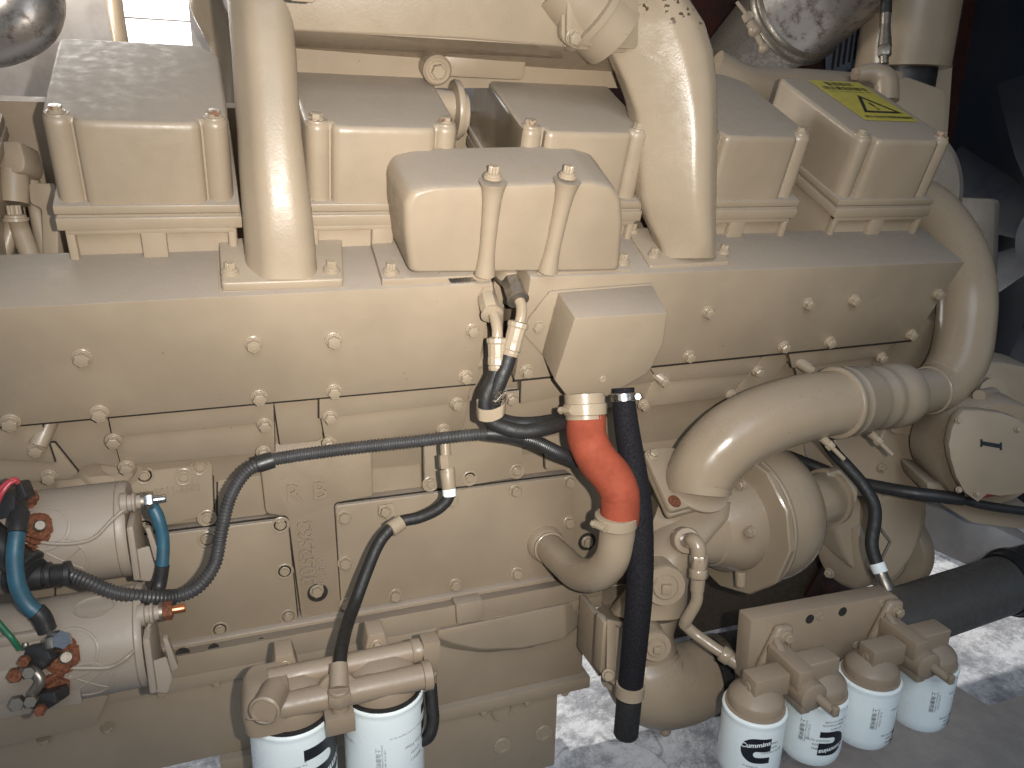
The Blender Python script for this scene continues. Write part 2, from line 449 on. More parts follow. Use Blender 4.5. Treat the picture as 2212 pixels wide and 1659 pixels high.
# ---- warning label on the last rocker cover
q = MB()
x0 = CX0 + 4 * PITCH; x1 = x0 + CW
def lab(p): return HP(x0 + .066 + p[0] * .936 + (.19 - p[1]) * .03, -.364 + .0016, .078 + p[1]) + UB * p[2]
q.prism([lab((0, 0, 0)), lab((.142, 0, 0)), lab((.142, .190, 0)), lab((0, .190, 0))], UB * .0006, mat='yellow')
lift = .0011
def tl(cx, cy): return lambda p: lab((cx + p[0], cy + p[1], lift))
q.text('警告标识', tl(.071, .172), .019, 'ink', bold=.0003)
q.text('须注意危险部位', tl(.071, .150), .0175, 'ink', bold=.0003)
q.text('CAUTION: KEEP CLEAR OF MOVING PARTS', tl(.071, .134), .0062, 'ink')
q.text('请勿 在运行中触摸高温部件', tl(.075, .014), .0105, 'ink', bold=.0002)
tri = [(-.052, -.036), (.052, -.036), (0, .050)]; tin = [(-.038, -.0275), (.038, -.0275), (0, .034)]
for a in range(3):
    c_ = (a + 1) % 3
    q.raw([lab((0.078 + p[0], .070 + p[1], lift)) for p in (tri[a], tri[c_], tin[c_], tin[a])], [[0, 1, 2, 3]], 'ink')
q.text('!', tl(.078, .064), .048, 'ink', bold=.0008)
part('warning_label', q, parent=sticker_host, label='yellow warning label with a black triangle and exclamation mark')

# ---- the long side manifold in two pieces, flat faced
def manifold(name, topL, topR, botL, botR, xr_cut=0):
    q = MB(); pts = [b(*topL), b(*topR), b(*botR), b(*botL)]
    q.prism(rnd(pts, .002), W * .125, .0025, 2)
    return q
q = MB(); pl_ = [b(-160, 674), b(1065, 612), b(1028, 829), b(-160, 937)]
q.prism(rnd(pl_, .002), W * .125, .0025, 2, mat='paint'); q.prism([b(-160, 930, .010), b(1028, 822, .010), b(1027, 832, .010), b(-160, 940, .010)], NB * .002, mat='hole')  # dark strip stands in for the shadow line under the manifold
mleft = part('manifold_housing', q, 'paint', engine)
for p_, s in (((177, 770), 1), ((547, 741), 1), ((720, 733), 1), ((1020, 711), .9), ((23, 910), 1), ((215, 890), 1), ((560, 856), 1), ((721, 843), .95), ((1005, 812), .95)):
    bolt(mleft, b(*p_), -NB, .0133 * s)
q = MB()
pts = [b(1146, 600), b(1390, 591), b(2085, 566), b(1972, 735), b(1111, 822)]
q.prism(pts, W * .125, .0025, 2, mat='paint'); q.prism([b(1112, 814, .010), b(1970, 728, .010), b(1969, 738, .010), b(1110, 825, .010)], NB * .002, mat='hole')  # shadow line along the lower edge, built as a dark strip
mright = part('manifold_housing', q, 'paint', engine)
for p_ in ((1160, 702), (1137, 800), (1529, 673), (1745, 655), (1844, 647), (2025, 635), (1487, 768), (1692, 748), (1791, 738), (1967, 722)):
    bolt(mright, b(*p_), -NB, .0125)

# ---- stepped plates below the manifold
def plate(pts, d, th=.02, bev=.0015, name='side_plate', bolts=(), mat='paint', r=.0122):
    q = MB(); q.prism([b(*p_, d) for p_ in pts], NB * th, bev, mat=mat)
    q.prism([p + NB * min(th * .3, .004) for p in outset([b(*p_, d) for p_ in pts], .0013)], NB * .003, mat='hole')
    o = part(name, q, mat, engine)
    for p_ in bolts: bolt(o, b(*p_, d), -NB, r)
    return o
plate([(230, 880), (590, 845), (592, 912), (243, 945)], .012, bolts=[(245, 950), (571, 915)])
plate([(242, 935), (592, 900), (594, 977), (262, 1007)], .022, bolts=[(273, 1007)])
bolt(engine, b(569, 975, .012), -NB, .0122, label='bolt with a rusty socket at the hose clip')
plate([(690, 840), (1022, 805), (1010, 868), (690, 905)], .012, bolts=[(713, 899), (986, 870)])
plate([(692, 895), (1012, 862), (1000, 926), (705, 962)], .022, bolts=[(711, 956), (957, 926)])
plate([(-120, 915), (85, 903), (118, 1000), (-120, 985)], .012, bolts=[(78, 968)])
plate([(-120, 975), (118, 960), (168, 1022), (150, 1036), (-120, 1052)], .022, bolts=[(106, 1027)])
plate([(1128, 800), (1500, 765), (1440, 820), (1125, 872)], .016, bolts=[(1104, 859)])
plate([(1086, 850), (1460, 805), (1390, 872), (1060, 915)], .026, bolts=[])
plate([(1395, 780), (1652, 755), (1628, 806), (1425, 827)], .012, bolts=[(1433, 821), (1636, 800)])
plate([(1415, 815), (1630, 795), (1575, 858), (1385, 880)], .022, bolts=[(1390, 873), (1578, 852)])
plate([(1700, 745), (1945, 722), (1905, 770), (1712, 795)], .016, bolts=[(1903, 771)])
plate([(1712, 775), (1900, 760), (1870, 810), (1735, 850)], .030)
# set-back wall of the cylinder deck behind those plates
q = MB(); q.prism([b(-200, 880, .050), b(2080, 690, .050), b(1960, 860, .050), b(1400, 960, .05), b(1100, 985, .05), b(-200, 1100, .050)], NB * .05)
part('cylinder_deck', q, 'rough', engine)
# scalloped pieces between the stacks
plate([(90, 900), (250, 890), (262, 1010), (205, 1002), (180, 1008), (160, 1022), (150, 1036), (120, 985)], .030, name='deck_web')
plate([(590, 860), (697, 848), (697, 945), (690, 952), (605, 962)], .034, name='deck_web', r=.01)
plate([(1650, 770), (1712, 765), (1640, 860), (1570, 868)], .034, name='deck_web')
# round bosses leading to bolts at the right
for (p0, p1, r_) in (((1398, 795), (1433, 821), .010), ((1705, 768), (1745, 795), .012), ((108, 905), (82, 962), .013)):
    q = MB(); q.tube([b(*p0, .035), b(*p1, .008)], r_, 16, 1); sb = part('stud_boss', q, 'paint', engine)
    if p0[0] == 1705: bolt(sb, b(1745, 795, .008), unit(b(1745, 795, .008) - b(1705, 768, .035)), .0115)

# ---- the two crossover ducts that rise from the manifold
def flange(q, pts, up=.014, rr=.006):
    """pts: flange top outline on the manifold top"""
    q.prism(rnd(pts, rr), UB * -up, .0025, 2)
def topm(px, py, lift=0.0):                 # point on the manifold's top plane
    n_ = unit(X.cross(W)); o_ = bank(0, -.571 + lift, 0); r = ray(px, py)
    return EYE + r * ((o_ - EYE).dot(n_) / r.dot(n_))
def duct_secs(rows, hd):
    out = []
    for (xl, xr, y_, d, hd_, e) in rows:
        a = b(xl, y_, d); c = b(xr, y_, d); out.append(((a + c) / 2 + W * hd_, (c - a) / 2, W * hd_, e))
    return out
q = MB()
rows = [(527, 691, 604, .012), (531, 686, 575, .016), (530, 684, 540, .018), (524, 676, 460, .030), (518, 664, 380, .050), (514, 654, 300, .072), (508, 648, 220, .096), (502, 642, 120, .128), (493, 634, 20, .160), (484, 628, -60, .185)]
rings = []
for i_, (xl, xr, y_, d) in enumerate(rows):
    mid = lambda f, dd: b(xl + (xr - xl) * f, y_, d + dd)
    poly = [mid(0, .038), mid(.30, 0), mid(.82, -.002), mid(1, .018)]
    poly += [poly[3] + W * .06, poly[0] + W * .045]
    rings.append(rnd(poly, [.014, .016, .022, .014, .02, .02], 5))
q.rings(rings)
fl = [topm(478, 612, .013), topm(472, 515, .013), topm(738, 503, .013), topm(742, 603, .013)]
flange(q, fl)
q.prism(rnd([topm(473, 630, .0), topm(467, 528, .0), topm(740, 515, .0), topm(744, 622, .0)], .006), UB * -.004, .001)
d1 = part('crossover_duct', q, 'tower', engine, ang=60, label='upright duct with glossy front between the first two rocker covers')
for p_ in ((490, 500), (497, 582), (700, 497), (716, 577)): bolt(d1, topm(p_[0], p_[1] + 6, .013), UB, .0115, 'twelve')
q = MB(); q.box(b(626, 4, .02), X * .03, UB * .05, NB * .05, .004); part('duct_lug', q, 'tower', engine)

q = MB()
rows = [(1437, 1550, 558, .012, .03, .6), (1425, 1550, 525, .012, .05, .74), (1402, 1550, 480, .020, .06, .74), (1388, 1551, 430, .032, .06, .74), (1385, 1552, 360, .048, .06, .74), (1385, 1553, 300, .062, .06, .74), (1374, 1554, 240, .076, .06, .74), (1352, 1552, 180, .090, .06, .74), (1318, 1544, 110, .106, .06, .74), (1285, 1525, 50, .120, .06, .74), (1258, 1490, -5, .133, .06, .74), (1225, 1430, -70, .15, .085, .5)]
rings = []
for (xl, xr, y_, d, hd_, rf) in rows:
    mid = lambda f, dd: b(xl + (xr - xl) * f, y_, d + dd)
    poly = [mid(0, hd_ * .95), mid(rf * .5, hd_ * .45), mid(rf, 0), mid(.90, .001), mid(1, .020), mid(1, .10), mid(.6, .15), mid(.05, .15)]
    poly[5] = poly[4] + W * .08; poly[6] = (poly[4] + poly[0]) / 2 + W * .12; poly[7] = poly[0] + W * .06
    rings.append(rnd(poly, [.010, .03, .014, .012, .012, .02, .03, .02], 4))
q.rings(rings)
fl = [topm(1405, 575, .013), topm(1352, 492, .013), topm(1535, 487, .013), topm(1578, 565, .013)]
flange(q, fl)
q.prism(rnd([topm(1399, 590, .0), topm(1346, 505, .0), topm(1540, 498, .0), topm(1581, 578, .0)], .006), UB * -.004, .001)
d2 = part('crossover_duct', q, 'chipped', engine, ang=60, label='curved crossover duct with dark paint chips near its top')
for p_ in ((1364, 478), (1412, 546), (1563, 538), (1366, 492)): bolt(d2, topm(p_[0], p_[1] + 6, .013), UB, .0105, 'twelve')
# cast characters on the duct's flank
q = MB()
for txt, cx, cy in (('3081081', 1416, 108), ('N.64003', 1406, 124)):
    ca, sa = math.cos(R_(28)), math.sin(R_(28))
    q.text(txt, lambda p: on_surface(d2, cx + p[0] * ca + p[1] * sa, cy + p[0] * sa - p[1] * ca, .0012) or b(cx, cy, .1), 14, 'bolt')
part('cast_lettering', q, parent=d2)

# the elbow and coupling that joins it at the top
q = MB()
q.tube([b(1205, -50, .20), b(1262, 10, .19), b(1325, 75, .18)], [.058, .058, .056], 32, 4)
q.lathe(b(1270, 22, .188), b(1325, 75, .18) - b(1270, 22, .188), [(.058, 0), (.066, .002), (.066, .012), (.058, .015)], 36)

part('duct_elbow', q, 'paint', engine, ang=50)

# ---- central domed cover with two bolt ribs
q = MB()
out = [(868, 590), (851, 480), (850, 410), (866, 372), (905, 345), (960, 337), (1010, 345), (1080, 348), (1150, 346), (1215, 338), (1275, 340), (1325, 365), (1352, 410), (1352, 480), (1341, 583)]
def capsec(dd, grow):
    pass
fr = [b(x, y, .004) for x, y in [(884, 588), (873, 500), (872, 440), (888, 412), (930, 402), (1100, 397), (1280, 391), (1322, 402), (1342, 428), (1346, 480), (1338, 583)]]
fr = rnd(fr, .008, 3)
cen = sum(fr, V((0, 0, 0))) / len(fr)
rings = []
for w_, s_ in ((-.006, .93), (-.0055, .955), (-.002, .985), (.004, 1.0), (.012, 1.006), (.105, 1.03), (.112, 1.02)):
    rings.append([cen + (p - cen) * s_ + W * w_ for p in fr])
# keep the foot of the cover on the flange plane
q.rings(rings, True)
ac = part('aftercooler_cover', q, 'paint', engine, ang=60, label='domed cover with two bolt ribs in the middle of the manifold')
q = MB()
for (a_, c_) in (((1066, 392), (1047, 592)), ((1226, 389), (1183, 585))):
    p0 = b(*a_, -.004); p1 = b(*c_, -.004)
    q.tube([p0, p0 * .9 + p1 * .1, p0 * .7 + p1 * .3, p0 * .25 + p1 * .75, p1], [.021, .0165, .0135, .0125, .0165], 20, 4)
part('bolt_rib', q, 'paint', ac)
q = MB()
flange(q, [topm(826, 604, .012), topm(797, 505, .012), topm(880, 500, .012), topm(1040, 520, .012), topm(1062, 594, .012)], rr=.002)
flange(q, [topm(1160, 590, .012), topm(1150, 520, .012), topm(1335, 493, .012), topm(1364, 582, .012)], rr=.002)
q.prism([b(1055, 585, .006), b(1168, 583, .006), b(1168, 560, .006), b(1055, 562, .006)], W * .09, .002)
part('mounting_flange', q, 'paint', ac)
for p_ in ((819, 503), (844, 582), (1345, 560)): bolt(ac, topm(p_[0], p_[1] + 6, .012), UB, .0115, 'twelve')
for a_ in ((1064, 387), (1225, 385)): bolt(ac, b(*a_, -.004) + UB * .003, UB, .0125, 'twelve')
# bare aluminium where the flange paint has gone
q = MB(); q.prism([topm(968, 601, .0125) - W * .0008, topm(1020, 598, .0125) - W * .0008, topm(1035, 611, .0) - W * .0012, topm(1005, 613, .0) - W * .0012, topm(975, 612, .002) - W * .0012], -W * .0004, mat='steel')
part('bare_metal_patch', q, parent=ac)

# ---- breather box in front of the right manifold
q = MB()
fp = [(1242, 687), (1443, 676), (1434, 741), (1412, 788), (1399, 808), (1312, 857), (1252, 865), (1221, 852), (1198, 822)]
bp_ = [(1205, 630), (1408, 614), (1405, 690), (1390, 740), (1375, 760), (1290, 800), (1230, 812), (1195, 800), (1170, 762)]
q.prism([b(*p_, -.085) for p_ in fp], bev=.003, back=[b(*p_, -.004) for p_ in bp_])
bb = part('breather_box', q, 'paint', engine)
q = MB(); q.prism([b(*p_, -.006) for p_ in [(1196, 630), (1410, 613), (1420, 640), (1400, 760), (1300, 800), (1200, 800), (1168, 762), (1134, 725), (1142, 690), (1188, 632)]], NB * .0055, .001)
part('gasket_plate', q, 'paint', bb)
bolt(bb, b(1302, 819, -.085), -NB, .0065, 'plug')

# ---- long tank along the top, with its bracket
q = MB()
tl_ = [(628, -60), (628, 64), (1240, 105), (1240, -60)]
q.prism([b(x, y, .17) for x, y in [(600, -80), (600, 64), (1000, 82), (1218, 101), (1218, -80)]], back=[b(x, y, .24) for x, y in [(600, -120), (600, 100), (1000, 118), (1218, 128), (1218, -120)]], bev=.003)
tk = part('header_tank', q, 'tower', engine)
q = MB(); q.prism([b(x, y, .30) for x, y in [(560, 60), (1360, 90), (1360, 190), (560, 190)]], NB * .03)
q.prism([b(600, 62, .172), b(1340, 108, .172), b(1340, 168, .34), b(600, 112, .34)], UB * .02 + NB * .01, .0)
part('tank_underside', q, 'paint', engine)
q = MB(); q.prism(rnd([b(x, y, .150) for x, y in [(1216, -80), (1212, 90), (1240, 108), (1380, 118), (1380, -80)]], .012), NB * .02, .004)
q.prism(rnd([b(x, y, .142) for x, y in [(1226, -80), (1224, 84), (1246, 99), (1380, 108), (1380, -80)]], .012), NB * .02, .003)
tf = part('tank_bracket', q, 'paint', engine); bolt(tf, b(1238, 80, .142), -NB, .0125)
# rail and pipe seen between the covers
q = MB()
q.box(b(935, 166, .27), X * .16, UB * .035, NB * .03, .006); q.lathe(b(945, 152, .262), -NB, [(.024, -.03), (.024, 0), (.02, .004)], 24)
rl = part('lifting_rail', q, 'paint', engine); bolt(rl, b(945, 152, .258), -NB, .015, 'small')
q = MB()
q.tube([b(930, 225, .26), b(985, 232, .26)], .026, 24, 1); q.lathe(b(975, 238, .26), X, [(.030, 0), (.047, .002), (.049, .006), (.047, .012), (.034, .014)], 30)
q.tube([b(975, 245, .27), b(1001, 248, .27)], .036, 24, 1)
part('water_transfer_tube', q, 'paint', engine, ang=50)
# valley floor behind the covers
q = MB(); q.prism([HP(-.75, -.47, .30), HP(1.42, -.47, .30), HP(1.42, -.72, .30), HP(-.75, -.72, .30)], W * .02)
part('valley_cover', q, 'rough', engine)
# ================================================================ BLOCK, PAN
BY = 1.30                                   # face of the inspection covers
def kprism(pts, y, th, bev=.002, r=0, mat='paint', q=None, **kw):
    q = q or MB(); p_ = [k(*a, y) for a in pts]
    if r: p_ = rnd(p_, r)
    q.prism(p_, Y * th, bev, mat=mat if kw.get('multi') else None); return q
def wx(px, py, y): return k(px, py, y).x
def wz(px, py, y): return k(px, py, y).z
block = part('engine_block', kprism([(-260, 850), (1560, 700), (1640, 1000), (1560, 1225), (1270, 1275), (640, 1400), (-260, 1560)], BY + .035, .5, .0), 'rough', engine)
def bplate(name, pts, y=BY, th=.04, bolts=(), r=.006, mat='paint', kind='ringed', br=.0125, label=None):
    q = MB(); pp_ = [k(*a, y) for a in pts]; pp_ = rnd(pp_, r) if r else pp_
    q.prism(pp_, Y * th, .003, mat=mat); q.prism([p + Y * .008 for p in outset(pp_, .0018)], Y * .004, mat='hole')
    o = part(name, q, mat, engine, label=label)
    for p_ in bolts: bolt(o, k(*p_, y), -Y, br, kind, mat if mat in ('bolt',) else 'bolt')
    return o
bplate('inspection_cover', [(120, 1190), (330, 1158), (622, 1121), (644, 1341), (333, 1399), (120, 1440)], bolts=[(447, 1165), (606, 1134), (615, 1234), (623, 1332), (475, 1360)])
bplate('inspection_cover', [(724, 1093), (1090, 1046), (1238, 1028), (1241, 1240), (1000, 1275), (738, 1321)],
       bolts=[(743, 1116), (832, 1103), (975, 1079), (1113, 1059), (1229, 1040), (745, 1215), (853, 1285), (983, 1262), (1116, 1237), (1228, 1128), (748, 1304)], kind='small', br=.0135)
bplate('side_cover', [(120, 1035), (458, 985), (462, 1110), (300, 1150), (120, 1165)], y=BY + .012, bolts=[(312, 1027), (397, 1030), (432, 1008), (312, 1138), (447, 1119)])
bplate('side_cover', [(470, 980), (560, 965), (580, 1112), (470, 1125)], y=BY + .024, r=.01)
bplate('side_cover', [(915, 945), (1128, 925), (1130, 1030), (1000, 1052), (918, 1058)], y=BY + .005, bolts=[(930, 1045), (1015, 1033), (1117, 1018)])
bplate('side_cover', [(1178, 930), (1245, 925), (1245, 1010), (1180, 1016)], y=BY + .02)
# pad with the cast letters
q = kprism([(556, 955), (803, 930), (806, 1073), (722, 1088), (738, 1325), (652, 1342), (622, 1117), (574, 1110)], BY + .003, .03, .004, .008)
rb = part('casting_pad', q, 'rough', engine)
q = MB()
def onb(cx, cy, y, ang=0):
    o_ = k(cx, cy, y); ca, sa = math.cos(ang), math.sin(ang)
    return lambda p: o_ + X * (p[0] * ca - p[1] * sa) + Z * (p[0] * sa + p[1] * ca) - Y * p[2]
q.text('R', onb(634, 1066, BY + .003), .046, depth=.004, bold=.0004); q.text('B', onb(690, 1060, BY + .003), .046, depth=.004, bold=.0004)
part('cast_letters', q, 'rough', rb); q = MB()
q.text('3052563', onb(664, 1192, BY + .003, R_(90)), .037, depth=.005, bold=.0002)
q.text('4D80B', onb(694, 1235, BY + .003, R_(90)), .022, depth=.0025, bold=.0002)
part('cast_lettering', q, 'rough', rb)
q = MB(); q.text('AR 3011-6502', onb(365, 1060, BY + .012), .017, depth=.002, bold=.0001)
part('cast_lettering', q, 'rough', block)
q = MB(); q.lathe(k(686, 1280, BY + .003), -Y, [(.0185, -.001), (.0185, .001)], 30); part('drain_recess', q, 'hole', rb)
bolt(rb, k(684, 1276, BY + .004), -Y, .013, 'small')
for p_ in ((930, 1045), ): pass
for p_ in ((1268, 1170), ): 
    q = MB(); q.lathe(k(*p_, BY + .033), -Y, [(.02, -.001), (.02, .001)], 30); part('bolt_recess', q, 'hole', block); bolt(block, k(p_[0], p_[1], BY + .03), -Y, .013, 'small')
# the welch plug seen under the deck
q = MB(); q.lathe(k(238, 1005, BY + .01), -Y, [(.047, -.02), (.047, 0), (.040, .003), (.036, -.003), (.012, -.004)], 36)
q.lathe(k(245, 1000, BY + .01), -Y, [(.018, -.01), (.018, .008), (.012, .01)], 24); part('core_plug', q, 'paint', block)

# ---- ledge, pan rail and oil pan
def wbox(xa, xb, ya, yb, za, zb, bev=.002): 
    q = MB(); q.box(V((xa, ya, za)), X * (xb - xa), Y * (yb - ya), Z * (zb - za), bev); return q
zt = wz(800, 1313, BY - .004); zm = wz(800, 1341, 1.236)                   # top of the ledge
xl, xr = -.75, wx(1292, 1250, 1.26)
zr = wz(800, 1385, 1.236)                       # foot of the rail
q = MB()
sec = [(1.36, zt), (BY - .004, zt), (BY - .010, zt - .004), (BY - .010, zt - .010), (1.236, zm), (1.236, zr), (1.36, zr)]
q.prism([V((xl, a, c)) for a, c in sec], X * (xr - xl), .002)
ledge = part('pan_rail', q, 'paint', engine)
for p_, r_ in (((462, 1402), .009), ((395, 1415), .012), ((565, 1388), .008)):
    a = k(*p_, 1.25); n_ = unit(V((0, -.6, .8)))
    q = MB(); q.lathe(k(*p_, 1.249) + n_ * .001, n_, [(r_, -.004), (r_, .0015)], 24); part('rail_hole', q, 'hole', ledge)
q = kprism([(985, 1308), (1044, 1297), (1046, 1338), (988, 1350)], 1.226, .03, .003); part('rail_pad', q, 'paint', ledge)
# upper pan
xr2 = wx(1262, 1400, 1.25); xr3 = wx(1206, 1500, 1.255)
zl = wz(1100, 1492, 1.25); zl2 = wz(1100, 1516, 1.25)
q = MB(); q.box(V((xl, 1.252, zl)), X * (xr2 - xl), Y * .5, Z * (zr - zl), .004)
pan = part('oil_pan', q, 'paint', engine)
q = MB(); q.box(V((wx(470, 1600, 1.23), 1.236, zl2)), X * (xr2 + .012 - wx(470, 1600, 1.23)), Y * .5, Z * (zl - zl2), .003)
part('pan_flange', q, 'paint', pan)
q = MB(); q.box(V((wx(500, 1640, 1.25), 1.256, zl2 - .20)), X * (xr3 - wx(500, 1640, 1.25)), Y * .5, Z * .1995, .004)
sump = part('sump', q, 'paint', engine)
for p_ in ((1085, 1610), (1174, 1583)):
    o = bolt(sump, k(*p_, 1.256), -Y, .020, 'plug', name='drain_plug')
q = MB(); q.tube([k(1085, 1535, 1.25) + (X * math.cos(a * .33) + Z * math.sin(a * .33)) * .021 for a in range(-2, 14)], .0022, 8, 2); part('pull_ring', q, 'paint', sump)
# side bulge of the upper pan
q = MB()
f_ = rnd([k(*a, 1.222) for a in [(945, 1362), (1222, 1305), (1224, 1380), (1130, 1400), (1040, 1403), (985, 1392), (945, 1378)]], .012)
bk = rnd([k(*a, 1.262) for a in [(930, 1352), (1262, 1292), (1262, 1345), (1150, 1400), (1040, 1412), (960, 1402), (930, 1390)]], .012)
q.prism(f_, bev=.004, back=bk, only_front=True)
part('pan_bulge', q, 'paint', pan)
q = MB(); q.box(V((xl, 1.238, zr - .026)), X * (xr - xl), Y * .1, Z * .0255, .002)
part('pan_rail_flange', q, 'paint', pan)
for px in (85, 350, 470, 585):
    bolt(pan, V((wx(px, 1500, 1.245), 1.245, zr - .026)), -Z, .010, 'small')
for px in (980, 1100, 1250): bolt(pan, V((wx(px, 1400, 1.243), 1.244, zr - .026)), -Z, .010, 'small')
for px in (1045, 1140, 1220): bolt(pan, V((wx(px, 1500, 1.243), 1.244, zl2)), -Z, .010, 'small')
# left end casting of the pan
q = kprism([(-80, 1560), (238, 1500), (222, 1535), (205, 1568), (100, 1592), (10, 1612), (-80, 1618)], 1.225, .05, .004, .01)
fc = part('pan_side_casting', q, 'paint', engine)
for p_ in ((95, 1594), (232, 1570)): bolt(fc, k(*p_, 1.235), -Z, .010, 'small')

# ================================================================ STARTERS
def starter(cx, cy, y, r, xs, xe, label, seam):
    o_ = k(cx, cy, y); x_s = wx(xs, cy + (cx - xs) * .2, y); x_e = wx(xe, cy - (xe - cx) * .2, y); xm = wx(seam, cy - (seam - cx) * .2, y)
    root = empty('starter_motor', V((x_s, y, o_.z - r)), label, 'starter motor', 'starter motors')
    q = MB(); c0 = V((x_s, y, o_.z)); q.lathe(c0, X, [(r, 0), (r, xm - x_s - .0008), (r - .0014, xm - x_s), (r, xm - x_s + .0008), (r, x_e - x_s - .004), (r - .003, x_e - x_s)], 64)
    part('housing', q, 'starter', root, ang=50)
    return root, o_, x_s, x_e
def cyl_mark(root, px, py, o_, y, r, s=.024):
    """oval cast boss mark pressed into the housing"""
    # find the point of the housing under the pixel
    rr = ray(px, py); dy, dz = rr.y, rr.z; cy_, cz_ = y, o_.z - CZ
    A = dy * dy + dz * dz; B = dy * cy_ + dz * cz_; Cc = cy_ * cy_ + cz_ * cz_ - r * r
    t = (B - math.sqrt(max(0, B * B - A * Cc))) / A; p = EYE + rr * t
    n_ = unit(V((0, p.y - y, p.z - o_.z)))
    return p, n_
s1, o1, xs1, xe1 = starter(200, 1150, 1.155, .069, -90, 284, 'upper starter motor, blue cable bolted to the stud on its right end', 262)
s2, o2, xs2, xe2 = starter(200, 1388, 1.04, .069, -90, 318, 'lower starter motor, rusty nut and copper thread on its end stud', 302)
def oval(root, p, n_, r, mat='starter', cross=True):
    q = MB(); t = unit(n_.cross(X))
    pth = [p + X * math.cos(a * .2618) * r + t * math.sin(a * .2618) * r for a in range(24)]
    ring = []
    for (ro, zo) in ((1.0, -.004), (1.0, .0012), (.95, .0018), (.88, .0012), (.84, -.004)):
        ring.append([p + (X * math.cos(6.28318 * j / 36) + t * math.sin(6.28318 * j / 36)) * r * ro + n_ * (zo - (math.sin(6.28318 * j / 36) * r * ro) ** 2 / .138) for j in range(36)])
    q.rings(ring, False)
    if cross:
        for s_ in (-1, 1):
            u = (X + t * s_ * .8).normalized()
            q.tube([p + u * r * f - n_ * ((u.dot(t) * r * f) ** 2 / .138) for f in (-.85, -.4, 0, .4, .85)], .0014, 6, 1)
    part('cast_boss', q, 'starter', root)
for (px, py, rt, o_, y, r) in ((140, 1213, s1, o1, 1.155, .069), (190, 1474, s2, o2, 1.04, .069)):
    p, n_ = cyl_mark(rt, px, py, o_, y, r); oval(rt, p, n_, .030)
p, n_ = cyl_mark(s2, 204, 1310, o2, 1.04, .069)
q = MB(); t_ = unit(n_.cross(X)); q.rings([[p + X * math.cos(6.28318 * j / 30) * .024 * f + t_ * math.sin(6.28318 * j / 30) * .016 * f + n_ * z_ for j in range(30)] for f, z_ in ((1.08, -.002), (1.05, .0012), (.95, .0012), (.9, -.0005))]); part('vent_slot', q, 'starter', s2)
# terminal caps with rusted nuts
def rusty(root, px, py, o_, y, r, s, ring=True, tip=True, lab=None):
    p, n_ = cyl_mark(root, px, py, o_, y, r)
    ax = unit(n_ + V((.35, 0, .0)))
    if ring: oval(root, p + X * .008, n_, s * 1.8, cross=False)
    q = MB(); q.lathe(p, ax, [(s * 1.25, -.004), (s * 1.25, .002), (s * 1.1, .004)], 20, 'rust'); q.hexa(p + ax * .003, p + ax * .012, s * 1.05, 'rust', rot=.4)
    q.lathe(p + ax * .012, ax, [(s * .45, -.002), (s * .45, .006), (s * .35, .008)], 14, 'dull')
    part('terminal_nut', q, parent=root, label='rusty terminal nut')
rusty(s1, 82, 1142, o1, 1.155, .069, .017); rusty(s1, 58, 1083, o1, 1.155, .069, .013, False); rusty(s1, 62, 1200, o1, 1.155, .069, .013, False)
rusty(s2, 137, 1416, o2, 1.04, .069, .018); rusty(s2, 122, 1478, o2, 1.04, .069, .014, False); 
# end studs, insulators, clips
def endstud(root, px, py, z_, tilt, nutmat, tipmat, x0, L=.032):
    a = V((x0, 0, 0)); p = k(px, py, z_); a = V((x0, p.y, p.z)); q = MB()
    q.lathe(a, X, [(.015, -.004), (.015, .004), (.012, .005), (.012, .010), (.014, .011), (.014, .014), (.010, .016), (.010, .022)], 20, 'starter')
    q.lathe(a + X * .022, X, [(.013, 0), (.013, .004)], 18, 'dull'); q.hexa(a + X * .026, a + X * .038, .0125, nutmat)
    q.lathe(a + X * .038, X, [(.006, 0), (.006, .014), (.005, .016)], 12, tipmat)
    part('end_stud', q, parent=root); return a + X * .03
e1 = endstud(s1, 290, 1085, 1.115, 0, 'steel', 'steel', xe1)
e2 = endstud(s2, 322, 1326, 1.01, 0, 'rust', 'copper', xe2)
for (rt, o_, y, xe, pts) in ((s1, o1, 1.155, xe1, [(255, 1150), (290, 1148), (300, 1180), (285, 1210), (262, 1238), (250, 1190)]), (s2, o2, 1.04, xe2, [(312, 1385), (345, 1395), (352, 1450), (335, 1480), (312, 1470)])):
    q = MB(); q.box(V((xe + .0005, y - .062, o_.z - .055)), X * .010, Y * .10, Z * .085, .004); part('end_bracket', q, 'starter', rt)
    q = MB(); c0 = V((xe + .004, y - .052, o_.z - .010))
    q.prism(rnd([c0, c0 + X * .022 + Z * .004, c0 + X * .026 - Z * .03, c0 + X * .018 - Z * .052, c0 - Z * .046], .004), Y * -.004, .001)
    q.prism(rnd([c0 + X * .020 + Z * .03, c0 + X * .026 + Z * .028, c0 + X * .034 - Z * .018, c0 + X * .026 - Z * .022], .002), Y * .012, .001)
    part('brush_clip', q, 'starter', rt)
    for dz in (-.040, .052): bolt(rt, V((xe + .008, y - .045 if dz < 0 else y - .03, o_.z + dz)), X, .0075, 'small')
